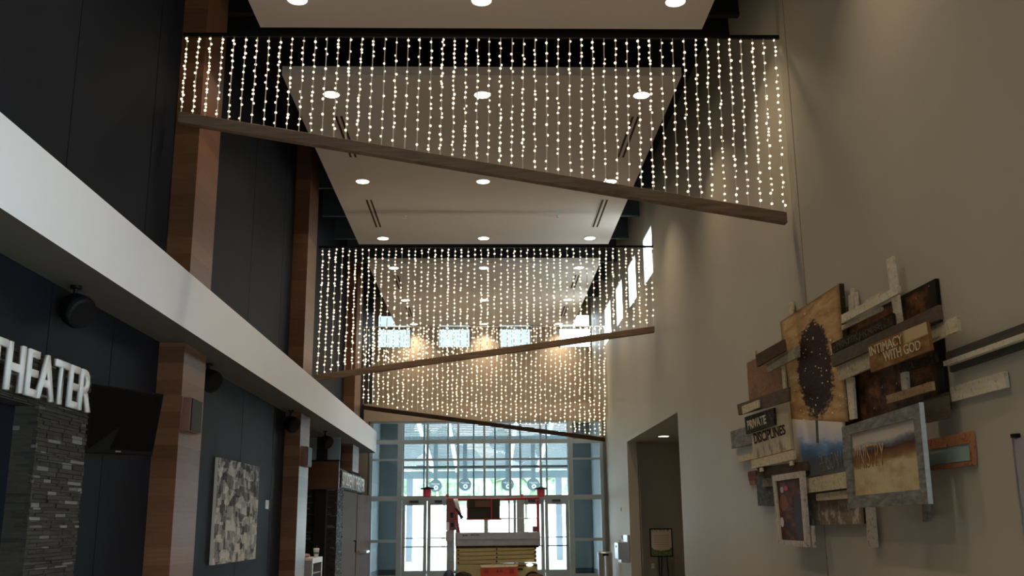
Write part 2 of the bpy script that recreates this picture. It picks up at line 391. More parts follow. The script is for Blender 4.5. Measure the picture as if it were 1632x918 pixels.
# right wall: solid up to 6.8, alcove opening, clerestory windows
bm = B()
OA, OB, OZ = 18.86, 25.84, 3.60
WT = .28
SY0, SY1, SZ = 0.0, 5.6, 4.0      # unseen glazing added beside the viewer to throw daylight on the left fascia
box(bm, XR, XR+WT, Y0, SY0, 0, ZD); box(bm, XR, XR+WT, SY0, SY1, SZ, ZD); box(bm, XR, XR+WT, SY1, OA, 0, ZD); box(bm, XR, XR+WT, OA, OB, OZ, 6.7)
box(bm, XR, XR+WT, OB, YE+.2, 0, 6.7); box(bm, XR, XR+.04, OA, YE+.2, 7.98, ZD); box(bm, XR, XR+.04, OA, YE+.2, 6.7, 6.83)
WY = [(20.87, 22.13), (23.32, 24.62), (25.77, 27.08), (28.28, 29.78)]
prev = OA
for a, c_ in WY:
    box(bm, XR, XR+.04, prev, a, 6.83, 7.98); prev = c_
box(bm, XR, XR+.04, prev, YE+.2, 6.83, 7.98)
S('wall_right', bm, 'wall_paint')
for i, (a, c_) in enumerate(WY):
    r = B(); w = .045
    box(r, XR+.004, XR+.036, a, a+w, 6.83, 7.98); box(r, XR+.004, XR+.036, c_-w, c_, 6.83, 7.98)
    box(r, XR+.004, XR+.036, a, c_, 6.83, 6.83+w); box(r, XR+.004, XR+.036, a, c_, 7.98-w, 7.98)
    f = S('window_%d' % (i+1), r, 'mullion_metal'); p = B(); box(p, XR+.016, XR+.022, a+w, c_-w, 6.83+w, 7.98-w)
    obj('pane', p, 'pane_glass', f)
r = B()
for k in range(6): y = SY0+(SY1-SY0-.06)*k/5; box(r, XR+.08, XR+.16, y, y+.06, 0, SZ)
for z in (0, 2.4, 4.2, SZ-.06): box(r, XR+.08, XR+.16, SY0, SY1, z, z+.06)
f = S('window_13', r, 'mullion_metal'); obj('pane', box(B(), XR+.11, XR+.12, SY0, SY1, 0, SZ), 'pane_glass', f)
# control joint on the right wall
S('trim_1', box(B(), XR-.004, XR+.001, 10.93, 10.942, 0, ZD), 'board_tan')
# alcove on the right
bm = B(); AX = 7.0
box(bm, XR+WT, AX, OA-.2, OA, 0, OZ+.2)
box(bm, XR+WT+.02, AX, 26.4, 26.6, 0, OZ+.2); box(bm, AX, AX+.2, OA-.2, 26.6, 0, OZ+.2)
box(bm, XR+WT-.02, XR+WT+.02, OB, 26.45, 0, OZ+.2)
S('wall_alcove', bm, 'wall_paint')
S('ceiling_alcove', box(B(), XR+WT, AX+.2, OA-.2, 26.6, OZ, OZ+.15), 'wall_paint')
# left wall
def panels(bm, x0, x1, ys, z0, z1, zs=()):
    zz = [z0, *zs, z1]
    for a, c_ in zip(ys, ys[1:]):
        for p, q in zip(zz, zz[1:]): box(bm, x0, x1, a+.009, c_-.009, p+.004, q-.004)
S('wall_left', box(box(box(B(), XW-.3, XW-.035, Y0, 20.3, 0, ZD), XW-.3, XW-.035, 20.3, YE+.2, 3.67, ZD), XW-.3, XW-.035, 24.6, YG+.1, 0, 3.67), 'joint')
ys = [-9, -5.4, -2.95, -.5, 1.95, 4.4, 6.5, 8.66, 10.8, 13.3, 15.77, 18.2, 20.3, 22.8, 25.2, 27.6, 30, 32, 33.6]
bm = B(); panels(bm, XW-.036, XW, ys, 4.1, ZD); S('wall_left_upper', bm, 'dark_panel')
bm = B(); panels(bm, XW-.036, XW, [-9, -5.4, -2.95, -.5, 1.95, 4.4, 6.5, 8.64, 10.13, 12.9, 15.77, 18.1, 20.3], 0, 3.67); S('wall_left_lower', bm, 'dark_panel')
# recess after the second pillar and its far return
S('wall_recess', box(box(box(B(), -6.0, -5.8, 19.9, 24.9, 0, 3.67), -5.8, XW-.3, 24.66, 24.9, 3.12, 3.67), -5.8, XW-.3, 20.1, 20.3, 0, 3.67), 'vestibule_paint')
S('ceiling_recess', box(B(), -6.0, XW-.031, 19.9, 24.9, 3.67, 3.8), 'soffit_grey')
S('trim_2', box(B(), -5.8, XL-.04, 24.58, 24.66, 2.42, 3.08), 'brown_panel')
S('trim_3', box(B(), -5.8, XL-.04, 24.575, 24.64, 3.08, 3.12), 'joint')
S('wall_recess_upper', box(B(), -5.8, XL-.03, 24.6, 24.659, 3.12, 3.665), 'recess_lit_blue')

def ledge_stone(bm, p0, du, L, z0, z1, nrm, base=.02, hole=None, seed=1):
    """ledger stones: rows of thin irregular blocks on a face that starts at p0 and runs along du"""
    rn = random.Random(seed); z = z0
    while z < z1-.005:
        h = min(rn.choice((.018, .024, .030, .038)), z1-z); x = -rn.random()*.2
        while x < L:
            w = rn.uniform(.09, .30); a, c_ = max(x, 0), min(x+w, L); x += w
            if c_-a < .02: continue
            if hole and a < hole[1]-.001 and c_ > hole[0] and z < hole[2]:
                if c_ > hole[1]+.03: a = max(a, hole[1])
                elif a < hole[0]-.03: c_ = hole[0]
                else: continue
            d = base+rn.random()*.018
            A = p0+du*(a+.002); C = p0+du*(c_-.002)
            pts = [A, C, C+nrm*d, A+nrm*d]
            lo = [bm.verts.new(Vector((p.x, p.y, z+.002))) for p in pts]; hi = [bm.verts.new(Vector((p.x, p.y, z+h-.002))) for p in pts]
            bm.faces.new(lo[::-1]); bm.faces.new(hi)
            for i in range(4): bm.faces.new((lo[i], lo[(i+1) % 4], hi[(i+1) % 4], hi[i]))
        z += h
    return bm
vx, vy = Vector((1, 0, 0)), Vector((0, 1, 0))
# first portal: stone face with an opening, a stone return inside it
bm = B()
box(bm, XW+.002, -3.66, 8.17, 9.2, 0, 2.93); box(bm, XW+.002, -3.66, 4.6, 8.17, 2.52, 2.93); box(bm, XW+.002, -3.66, 4.0, 4.6, 0, 2.93)
ledge_stone(bm, Vector((-3.66, 4.0, 0)), vy, 5.2, 0, 2.93, vx, hole=(.6, 4.17, 2.52), seed=3)
ledge_stone(bm, Vector((-3.82, 8.2, 0)), vx, .2, 0, 2.50, -vy, seed=5)
S('wall_portal', bm, 'ledger_stone')
# dark passage behind first portal opening : niche lined with stone
# second portal: stone corner, header
bm = B()
box(bm, XW-.2, -3.66, 24.95, 26.0, 0, 2.95); ledge_stone(bm, Vector((-3.66, 24.95, 0)), vy, 1.05, 0, 2.95, vx, seed=8)
ledge_stone(bm, Vector((-5.8, 24.95, 0)), vx, 2.17, 0, 2.42, -vy, seed=11); box(bm, -5.8, XW-.1, 24.96, 25.1, 0, 3.1)
box(bm, XW-.2, -3.66, 26.0, 30.2, 2.46, 2.95); ledge_stone(bm, Vector((-3.66, 26.0, 2.46)), vy, 4.2, 2.46, 2.95, vx, seed=9)
S('wall_portal_far', bm, 'ledger_stone')
bm = B(); panels(bm, XW-.036, XW, [24.95, 27.6, YG], 2.96, 3.67); S('wall_left_far', bm, 'dark_panel')

# fascia / soffit running down the left wall
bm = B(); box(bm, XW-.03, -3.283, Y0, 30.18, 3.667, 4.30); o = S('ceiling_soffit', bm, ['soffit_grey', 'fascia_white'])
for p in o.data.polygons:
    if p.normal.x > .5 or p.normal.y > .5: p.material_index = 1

# pillars
PIL = [(11.58, 12.5), (19.12, 20.12), (26.75, 28.0)]
for i, (a, c_) in enumerate(PIL):
    bm = B(); box(bm, XW+.001, XL, a, c_, 0 if i < 2 else 2.96, 3.66); S('pillar_%d' % (i+1), bm, 'pillar_wood')
    bm = B(); box(bm, XW+.001, XL, a, c_, 4.302, ZD-.01); S('pillar_%d_upper' % (i+1), bm, 'pillar_wood')

# end wall with its row of windows
bm = B(); zt, zb = 8.62, 7.44
EW = [(-3.72, -2.55), (-1.63, -.51), (.46, 1.57), (2.52, 3.62)]
box(bm, XW, XR, YE, YE+.25, 5.0, zb); box(bm, XW, XR, YE, YE+.25, zt, ZD)
p0 = XW
for a, c_ in EW: box(bm, p0, a, YE, YE+.25, zb, zt); p0 = c_
box(bm, p0, XR, YE, YE+.25, zb, zt); S('wall_back', bm, 'end_wall_paint')
for i, (a, c_) in enumerate(EW):
    r = B(); w = .04; ya, yb = YE+.02, YE+.10
    for (q, s, t, u_) in ((a, a+w, zb, zt), (c_-w, c_, zb, zt), (a, c_, zb, zb+w), (a, c_, zt-w, zt)): box(r, q, s, ya, yb, t, u_)
    box(r, a, c_, ya, yb, 8.10, 8.19)
    f = S('window_%d' % (i+5), r, 'canopy_beam' if i == 0 else 'mullion_metal')
    p = B(); box(p, a+w, c_-w, YE+.055, YE+.065, zb+w, zt-w); obj('pane', p, 'pane_glass' if i == 3 else 'pane_tinted', f)

# rear of the hall behind the camera: wall with a tall glazed opening
bm = B(); box(bm, XW, XR, Y0-.2, Y0, 2.6, ZD); box(bm, XW, -1.5, Y0-.2, Y0, 0, 2.6); box(bm, 1.5, XR, Y0-.2, Y0, 0, 2.6)
S('wall_front', bm, 'wall_paint')
r = B()
for x in (-1.5, -.03, 1.44): box(r, x, x+.06, Y0-.12, Y0-.05, 0, 2.6)
for z in (0, 2.54): box(r, -1.5, 1.5, Y0-.12, Y0-.05, z, z+.06)
f = S('window_10', r, 'mullion_metal'); p = B(); box(p, -1.5, 1.5, Y0-.09, Y0-.085, 0, 2.6); obj('pane', p, 'pane_glass', f)

# ------------------------------------------------------------------ vestibule
VW = 3.5
bm = B(); box(bm, -VW-.15, -VW, YG+.06, YE, 0, 5.0); S('wall_vestibule_left', bm, 'vestibule_paint')
bm = B(); box(bm, VW, VW+.149, YG+.06, YE, 0, 5.0); S('wall_vestibule_right', bm, 'vestibule_paint')
bm = B()
for s in (-1, 1):
    x0, x1 = sorted((s*2.79, s*VW)); box(bm, x0, x1, YE-.1, YE+.1, 0, 5.0)
S('wall_vestibule_back', bm, 'vestibule_paint')
for s, nme in ((-1, 'left'), (1, 'right')):
    x0, x1 = sorted((s*2.8, s*(VW-.001))); S('baseboard_'+nme, box(box(B(), x0, x1, YE-.12, YE-.1, 0, .16), s*VW-(.02 if s > 0 else 0), s*VW+(.02 if s < 0 else 0), YG+.1, YE-.12, 0, .16), 'base_dark')
S('ceiling_vestibule', box(B(), -VW-.15, VW+.149, YG+.05, YE, 5.0, 5.12), 'vestibule_paint')
S('wall_header', box(box(B(), -3.70, XR-.001, YG-.05, YG+.06, 4.62, 5.16), -3.82, -3.55, YG-.05, YG+.06, 0, 4.62), 'end_wall_paint')
# inner glazing
bm = B(); ya, yb = YG-.04, YG+.06
def vm(bm, x, w, z0, z1, y=(ya, yb)): box(bm, x-w/2, x+w/2, y[0], y[1], z0, z1)
def hm(bm, x0, x1, z, h, y=(ya+.01, yb-.01)): box(bm, x0, x1, y[0], y[1], z-h/2, z+h/2)
for x, w in ((-3.45, .10), (-2.58, .15), (2.56, .15), (3.50, .10)): vm(bm, x, w, 0, 4.62)
for px_ in (681, 730, 772, 813, 862): vm(bm, on(px_, 760, Y=YG).x, .065, 2.40, 4.62)
hm(bm, -3.5, 3.5, 4.00, .13); hm(bm, -3.5, 3.5, 3.47, .06); hm(bm, -3.5, 3.5, 2.33, .14); hm(bm, -3.5, 3.5, 4.59, .06)
for s in (-1, 1):
    a, c_ = sorted((s*2.6, s*3.5)); hm(bm, a, c_, 1.10, .08); hm(bm, a, c_, .06, .12)
for x in (-1.0, 0, .98): vm(bm, x, .12, 0, 2.3)
f = S('window_11', bm, 'mullion_metal'); p = B(); box(p, -3.45, 3.45, YG+.005, YG+.015, 2.4, 4.6); box(p, -3.45, -2.6, YG+.005, YG+.015, .1, 2.3); box(p, 2.6, 3.45, YG+.005, YG+.015, .1, 2.3); box(p, -.95, .93, YG+.005, YG+.015, .1, 2.3)
obj('pane', p, 'pane_glass', f)
def door(n, x0, x1, y, closer=True, z1=2.26):
    bm = B(); w = .10
    box(bm, x0, x0+w, y-.025, y+.025, .02, z1); box(bm, x1-w, x1, y-.025, y+.025, .02, z1)
    box(bm, x0+w, x1-w, y-.025, y+.025, z1-.13, z1); box(bm, x0+w, x1-w, y-.025, y+.025, .02, .24); box(bm, x0+w, x1-w, y-.02, y+.02, 1.16, 1.19)
    d = S('door_%d' % n, bm, 'mullion_metal')
    p = B(); box(p, x0+w, x1-w, y-.004, y+.004, .24, z1-.13); obj('pane', p, 'pane_glass', d)
    h = B(); cyl(h, (x0+.05, y-.08, .93), (x1-.05, y-.08, .93), .016, seg=10)
    for q in (x0+.06, x1-.06): cyl(h, (q, y-.08, .93), (q, y-.02, .93), .012, seg=8)
    obj('push_bar', h, 'base_dark', d)
    if closer: obj('door_closer', box(box(B(), x0+.22, x1-.25, y-.09, y-.03, z1-.06, z1+.01), x0+.35, x0+.37, y-.25, y-.03, z1-.01, z1), 'base_dark', d)
door(1, -2.50, -1.76, YG); door(2, -1.74, -1.06, YG); door(3, 1.04, 1.74, YG); door(4, 1.76, 2.48, YG)
# outer glazing
bm = B(); yo = (YE-.06, YE+.04)
for x, w in ((-2.76, .09), (2.76, .09)): vm(bm, x, w, 0, 5.0, yo)
for px_ in (676, 714, 755, 789, 829, 871): vm(bm, on(px_, 740, Y=YE).x, .05, 2.45, 5.0, yo)
for x in (-1.85, -.95, 0, .95, 1.85): vm(bm, x, .08, 0, 2.45, yo)
for z, h_ in ((4.25, .09), (3.42, .09), (2.38, .12), (4.95, .1), (.06, .1)): hm(bm, -2.76, 2.76, z, h_, (YE-.05, YE+.03))
f = S('window_12', bm, 'mullion_metal'); obj('pane', box(B(), -2.72, 2.72, YE-.015, YE-.005, .1, 4.95), 'pane_glass', f)

# ------------------------------------------------------------------ ceiling clouds (hung white panels)
PX0, PX1, ZP = -3.07, 3.01, 8.205
PAN = [(-7.6, 1.6, 'rearmost'), (3.1, 12.5, 'nearest'), (13.97, 23.33, 'second'), (25.15, 33.5, 'farthest')]
for a, c_, nm in PAN:
    S('ceiling_panel', box(B(), PX0, PX1, a, c_, ZP, ZP+.14), 'ceiling_white')
# steel joists under the deck
for i, y in enumerate((2.3, 12.9, 13.5, 20.4, 22.4, 24.3, 26.6, 28.8, 31.0)):
    S('beam_%d' % (i+1), box(box(B(), XW, XR, y-.05, y+.05, 8.62, 8.68), XW, XR, y-.02, y+.02, 8.68, 9.3), 'base_dark' if y > 20 else 'black_deck')

# ------------------------------------------------------------------ downlights
LENS = lathe(B(), [(.128, 0), (.128, -.012), (.10, -.02)], (0, 0, 0), 32); lens_me = None
def downlight(x, y, z, label, group, w=CAN_W, r=.128):
    t = root('downlight', (x, y, z), label, 'ceiling light', group)
    bm = B(); lathe(bm, [(r*1.12, -.001), (r*1.12, -.012), (r, -.014), (r*.98, -.002)], (x, y, z), 32); obj('trim_ring', bm, 'white_trim', t)
    bm = B(); lathe(bm, [(r*.96, -.003), (r*.94, -.014)], (x, y, z), 32); obj('lens', bm, 'lens_glow', t)
    la = bpy.data.lights.new('light_source', 'AREA'); la.shape = 'DISK'; la.size = r*1.7; la.energy = w; la.spread = math.radians(105); la.color = (1, .80, .58)
    lo = bpy.data.objects.new('light_source', la); COL.objects.link(lo); lo.parent = t; lo.location = (0, 0, -.03)
side = {-1: 'on the dark wall side', 0: 'on the centre line', 1: 'on the sculpture wall side'}
rows = [(11.74, 'nearest white ceiling panel, last row'), (14.66, 'second white ceiling panel, first row'), (18.76, 'second white ceiling panel, middle row'), (22.80, 'second white ceiling panel, last row'),
        (25.60, 'farthest white ceiling panel, first row'), (29.50, 'farthest white ceiling panel, middle row'), (33.2, 'farthest white ceiling panel, last row')]
for y, rw in rows:
    for s, x in ((-1, -2.43), (0, -.04), (1, 2.50)):
        downlight(x, y, ZP, 'round downlight in %s, %s' % (rw, side[s]), 'round downlights in the white ceiling panels')
for y in (4.0, 7.8, -3):
    for x in (-2.43, -.04, 2.5): downlight(x, y, ZP, 'round downlight of the ceiling panel overhead, out of view', 'round downlights overhead', 26)
downlight(4.30, 24.1, OZ, 'small square-edged downlight in the alcove soffit by the easel', 'alcove lights', 3)

# slot diffusers and sprinkler heads
def slot(x, y0, y1, label):
    t = root('slot_diffuser', (x, (y0+y1)/2, ZP), label, 'air vent', 'slot vents in the white ceiling panels')
    obj('vent_frame', box(B(), x-.085, x+.085, y0, y1, ZP-.006, ZP-.001), 'ceiling_white', t)
    for q in (-.045, .045): obj('slot', box(B(), x+q-.02, x+q+.02, y0+.02, y1-.02, ZP-.009, ZP-.0065), 'board_umber', t)
for x, nm in ((-2.44, 'dark wall'), (2.53, 'sculpture wall')):
    slot(x, 15.5, 17.45, 'long slot vent in second white panel near its first lights, %s side' % nm)
    slot(x, 19.9, 21.9, 'long slot vent in second white panel near its last lights, %s side' % nm)
    slot(x, 26.4, 28.0, 'long slot vent in farthest white panel near its first lights, %s side' % nm)
    slot(x, 30.4, 32.0, 'long slot vent in farthest white panel near its last lights, %s side' % nm)
for x, nm in ((-1.78, 'dark wall'), (1.61, 'sculpture wall')):
    bm = B(); lathe(bm, [(.045, 0), (.045, -.01), (.02, -.02), (.012, -.05), (.03, -.055), (.03, -.06)], (x, 21.05, ZP-.001), 16)
    tag(obj('sprinkler_head', bm, 'white_trim'), 'tiny sprinkler head under second white panel, %s side' % nm, 'sprinkler', 'sprinkler heads')

# ================================================================== STRING LIGHT CURTAINS
ZT = 7.38
def beam(x0, x1, y, zl, zr, th, dp, mat, label):
    bm = B()
    pts = [(x0, zl), (x1, zr), (x1, zr-th), (x0, zl-th)]
    a = [bm.verts.new((p[0], y-dp/2, p[1])) for p in pts]; b2 = [bm.verts.new((p[0], y+dp/2, p[1])) for p in pts]
    bm.faces.new(a); bm.faces.new(b2[::-1])
    for i in range(4): bm.faces.new((a[i], a[(i+1) % 4], b2[(i+1) % 4], b2[i]))
    bmesh.ops.bevel(bm, geom=bm.edges[:], offset=.006, segments=1, affect='EDGES')
    tag(obj('wooden_beam', bm, mat), label, 'beam', 'slanting beams under the light curtains')
def rail(x0, x1, y, label, h=.05, m='black_metal'):
    bm = B(); box(bm, x0-.04, x1+.04, y-.02, y+.02, ZT+.005, ZT+h)
    t = tag(obj('hanging_rail', bm, m), label, 'rail', 'rails holding the light strings')
beam(-3.66, 3.57, 11.2, 6.385, 5.12, .135, .11, 'beam_wood', 'nearest slanting wooden beam, its low end towards the sculpture wall')
beam(-3.56, 3.60, 20.75, 4.63, 5.635, .13, .11, 'beam_wood', 'middle slanting wooden beam, its low end towards the dark wall')
beam(-3.66, 3.53, 29.6, 5.03, 4.03, .12, .11, 'beam_dark', 'farthest slanting dark beam, in front of the entrance glazing')
rail(-3.64, 3.62, 11.2, 'thin black rail above the nearest curtain of light strings')
rail(-3.55, 3.63, 20.75, 'thin black rail above the middle curtain of light strings')
rail(-3.66, 3.62, 29.6, 'thin pale rail above the farthest curtain of light strings', .022, 'ceiling_white')

def bulb_mesh(r):
    bm = B(); bmesh.ops.create_icosphere(bm, subdivisions=2 if r < .02 else 1, radius=r)
    me = bpy.data.meshes.new('bulb'); bm.to_mesh(me); bm.free(); me.materials.append(MATS['bulb_glow'])
    for p in me.polygons: p.use_smooth = True
    return me
def curtain(n, xa, xb, y, zl, zr, gap, r, label, group, xa2, xb2, merged=False):
    me = bulb_mesh(r)
    for i in range(n):
        f_ = i/(n-1); x = xa+(xb-xa)*f_; x2 = xa2+(xb2-xa2)*f_; z1 = zl+(zr-zl)*f_+(.03 if merged else .006)
        wob = random.uniform(-.006, .006)
        P = lambda z: Vector((lerp(x2, x, (z-z1)/(ZT-z1))+wob*math.sin((ZT-z)*1.3), y, z))
        zs = []; z = ZT-random.uniform(.01, gap)
        dens = random.choice((.75, .9, 1, 1.15, 1.35))
        while z > z1+.028:
            zs.append(z); z -= gap*dens*random.choice((.6, .9, 1, 1, 1.1, 1.25, 1.9))
        bm = B(); k = 5; w = .0075
        for a in range(k): cyl(bm, P(lerp(ZT+.004, z1, a/k)), P(lerp(ZT+.004, z1, (a+1)/k)), w if y > 15 else .0066, seg=5)
        if merged:
            for z in zs: bmesh.ops.create_icosphere(bm, subdivisions=1, radius=r*random.uniform(.85, 1.1), matrix=Matrix.Translation(P(z)+Vector((random.uniform(-.02, .02), random.uniform(-.02, .02), 0))))
            big = [fc for fc in bm.faces if len(fc.verts) == 3]
            for fc in big: fc.material_index = 1
            tag(obj('light_string', bm, ['wire_clear', 'bulb_glow'], keep=True), label, 'string light', group)
            continue
        t = root('light_string', (x, y, ZT), label, 'string light', group)
        obj('wire', bm, 'wire_clear', t)
        for z in zs:
            o = bpy.data.objects.new('bulb', me); COL.objects.link(o); o.parent = t
            o.location = P(z)+Vector((random.uniform(-.011, .011), random.uniform(-.011, .011), 0))-t.location
            s = random.uniform(.82, 1.12); o.scale = (s, s, s)
curtain(52, -3.63, 3.60, 11.2, 6.385, 5.12, .078, .0150, 'string of warm white bulbs in the nearest light curtain', 'light strings of the nearest curtain', -3.64, 3.56)
curtain(51, -3.50, 3.62, 20.75, 4.63, 5.635, .088, .022, 'string of warm white bulbs in the middle light curtain', 'light strings of the middle curtain', -3.52, 3.59)
curtain(50, -3.66, 3.62, 29.6, 5.03, 4.03, .115, .0265, 'string of warm white bulbs in the farthest light curtain', 'light strings of the farthest curtain', -3.63, 3.52, merged=True)

# ================================================================== LEFT WALL THINGS
X = -3.585
# THEATER lettering over the first portal
A = [on(-40, 521, X=X), on(141.5, 597, X=X), on(137, 657.5, X=X), on(-46, 606, X=X)]
z1 = (A[1].z+A[0].z)/2; q1 = [Vector((X, A[0].y-.10, 2.925)), Vector((X, 9.05, 2.925)), Vector((X, 9.05, 2.56)), Vector((X, A[0].y-.10, 2.56))]
q1[0].y = q1[3].y = 7.13
bm = text_bm('THEATER', *q1, .03, bold=.012)
tag(obj('wall_lettering', bm, 'letter_white'), 'large white capitals THEATER on the dark stone portal', 'lettering')
t = root('wall_sign', (-3.60, 27.6, 2.5), 'far dark sign with white capitals over the brown doors', 'sign')
obj('sign_board', box(B(), -3.64+.03, -3.60, 25.35, 30.1, 2.50, 2.90), 'sign_dark', t)
bm = text_bm('STUDENT THEATER', Vector((-3.599, 25.45, 2.875)), Vector((-3.599, 30.0, 2.875)), Vector((-3.599, 30.0, 2.53)), Vector((-3.599, 25.45, 2.53)), .02, bold=.02)
obj('lettering', bm, 'letter_white', t)

# television turned out from the wall
TL, TR, BR, BL = on(147, 611, Y=9.45), on(262, 628, Y=10.2), on(243.5, 726, Y=10.1), on(136, 721, Y=9.35)
t = root('television', ((TL+TR+BR+BL)/4), 'black flat television tilted off the wall beside the stone portal', 'television')
bm = slab(B(), TL, TR, BR, BL, .05); bmesh.ops.bevel(bm, geom=bm.edges[:], offset=.008, segments=2, affect='EDGES'); obj('housing', bm, 'black_plastic', t)
n = (TR-TL).cross(BL-TL).normalized()
ins = [bil(TL, TR, BR, BL, u_, v_)-n*.002 for u_, v_ in ((.02, .97), (.98, .97), (.98, .06), (.02, .06))]
obj('screen', slab(B(), *ins, .004), 'screen_glass', t)
lg = [bil(TL, TR, BR, BL, u_, v_)-n*.003 for u_, v_ in ((.42, .045), (.50, .045), (.50, .025), (.42, .025))]
obj('logo_strip', slab(B(), *lg, .002), 'steel', t)
mc = bil(TL, TR, BR, BL, .5, .5)+n*.05
obj('wall_mount', cyl(cyl(B(), mc, (XW+.05, mc.y+.1, mc.z), .03), (XW+.001, mc.y+.1, mc.z), (XW+.06, mc.y+.1, mc.z), .12), 'black_metal', t)

# sconces on the pillars
def sconce(ya, yb, z0, z1_, label):
    t = root('wall_sconce', (XL, (ya+yb)/2, z0), label, 'wall light', 'sconces on the pillars')
    obj('back_plate', box(B(), XL+.001, XL+.02, ya-.03, yb+.03, z0, z1_, bev=.003), 'sconce_brown', t)
    obj('lamp_shade', box(B(), XL+.021, XL+.11, ya, yb, z0+.01, z1_-.01, bev=.004), 'sconce_brown', t)
    obj('front_cover', box(B(), XL+.111, XL+.122, ya+.02, yb-.02, z0+.02, z1_-.02), 'black_metal', t)
sconce(11.60, 12.05, 2.62, 3.03, 'square brown wall sconce on the nearest wood pillar')
sconce(19.3, 19.8, 2.66, 3.05, 'square brown wall sconce on the second wood pillar')

# speakers under the soffit
for (x, y, z, where) in ((-3.62, 8.72, 3.46, 'above the stone portal'), (-3.63, 13.15, 3.46, 'just past the nearest pillar'), (-3.60, 18.70, 3.43, 'just before the second pillar'), (-3.62, 22.95, 3.44, 'over the bluish recess')):
    t = root('ceiling_speaker', (x, y, 3.667), 'black rounded speaker under the white soffit %s' % where, 'speaker', 'speakers under the soffit')
    bm = B(); ax = Vector((.75, -.45, -.45)).normalized(); c0 = Vector((x, y, z-.03))
    lathe(bm, [(.03, -.15), (.10, -.14), (.135, -.09), (.15, 0), (.15, .05), (.14, .075)], c0, 24, ax); obj('housing', bm, 'black_plastic', t, smooth=True)
    obj('grille', lathe(B(), [(.135, .076), (.135, .082), (.11, .09)], c0, 24, ax), 'black_metal', t)
    obj('bracket', cyl(cyl(B(), c0-ax*.10, (x-.05, y+.05, 3.64), .018), (x-.05, y+.05, 3.64), (x-.05, y+.05, 3.6665), .05), 'black_metal', t)

# grey abstract painting
Xp = -3.77
t = root('painting', (Xp, 15.6, 1.05), 'tall grey and white abstract canvas between the wood pillars', 'painting')
q = [Vector((Xp, 14.30, 2.51)), Vector((Xp, 16.93, 2.52)), Vector((Xp, 16.93, 1.04)), Vector((Xp, 14.30, 1.04))]
obj('canvas', slab(B(), *q, .045), 'paint_grey', t)
obj('stretcher_frame', box(B(), Xp-.049, Xp-.046, 14.34, 16.89, 1.08, 2.47), 'board_umber', t)
t = root('thermostat', (XW, 17.8, 1.85), 'small white switch plate beside the grey painting', 'switch')
obj('plate', box(B(), XW+.001, XW+.012, 17.7, 17.95, 1.85, 2.0, bev=.003), 'white_plastic', t); obj('button', box(B(), XW+.0125, XW+.018, 17.78, 17.88, 1.90, 1.95), 'white_trim', t)

# white cabinet, cup and pink pack in the recess
t = root('shelf_cabinet', (-3.6, 21, 0), 'small open white shelf cabinet beside the second pillar', 'cabinet')
x0, x1, ya, yb, zt_ = -3.80, -3.44, 20.45, 21.65, .93
obj('side_panel', box(B(), x0, x1, ya, ya+.02, 0, zt_-.04), 'cabinet_grey', t); obj('side_panel', box(B(), x0, x1, yb-.02, yb, 0, zt_-.04), 'cabinet_grey', t)
obj('cabinet_top', box(B(), x0-.005, x1+.015, ya-.01, yb+.01, zt_-.04, zt_, bev=.004), 'white_plastic', t); obj('back_panel', box(B(), x0, x0+.015, ya+.02, yb-.02, 0, zt_-.04), 'cabinet_grey', t)
obj('face_frame', box(box(box(B(), x1, x1+.015, ya, ya+.07, 0, zt_-.04), x1, x1+.015, yb-.07, yb, 0, zt_-.04), x1, x1+.015, ya+.07, yb-.07, zt_-.10, zt_-.04), 'white_plastic', t)
for z in (.08, .34, .62): obj('shelf', box(B(), x0+.02, x1-.01, ya+.02, yb-.02, z, z+.02), 'cabinet_grey', t)
cx, cy = -3.50, 21.3
t = root('drink_cup', (cx, cy, zt_), 'tall white takeaway cup with a straw on the white cabinet', 'cup')
obj('cup', lathe(B(), [(.042, 0), (.060, .15)], (cx, cy, zt_+.001), 20), 'white_plastic', t); obj('lid', lathe(B(), [(.064, .1505), (.064, .165), (.05, .178)], (cx, cy, zt_+.001), 20), 'white_trim', t)
obj('straw', cyl(B(), (cx, cy, zt_+.18), (cx+.01, cy, zt_+.24), .004, seg=8), 'lift_red', t)
obj('logo', lathe(B(), [(.055, .06), (.0575, .10)], (cx, cy, zt_+.001), 20), 'sign_grey', t)
bm = B(); bmesh.ops.create_uvsphere(bm, u_segments=16, v_segments=8, radius=1, matrix=Matrix.Translation((-3.63, 20.8, zt_+.035)) @ Matrix.Diagonal((.09, .12, .034, 1)))
rn = random.Random(2)
for v in bm.verts: v.co += Vector((rn.uniform(-.01, .01), rn.uniform(-.01, .01), rn.uniform(0, .02)))
tag(obj('cloth_bundle', bm, 'pink_cloth', smooth=True), 'small dusty pink bundle lying on the white cabinet', 'bundle')

# brown doors of the far portal
t = root('brown_door', (-3.7, 27, 0), 'wide brown door leaf under the far sign, folded flat', 'door', 'brown doors of the far portal')
obj('leaf', box(B(), -3.70, -3.655, 26.02, 28.9, .01, 2.44), 'door_brown', t)
obj('handle', cyl(cyl(B(), (-3.64, 28.3, 1.15), (-3.58, 28.3, 1.15), .015), (-3.58, 28.3, 1.15), (-3.58, 28.3, .85), .02), 'black_metal', t)
t = root('brown_door', (-3.5, 29.5, 0), 'narrow brown door leaf with a push bar beside the entrance glazing', 'door', 'brown doors of the far portal')
obj('leaf', slab(B(), Vector((-3.65, 29.0, 2.42)), Vector((-3.42, 30.0, 2.42)), Vector((-3.42, 30.0, .01)), Vector((-3.65, 29.0, .01)), .045), 'door_light', t)
obj('panic_bar', box(B(), -3.60, -3.38, 29.2, 29.9, .80, .86), 'steel', t)

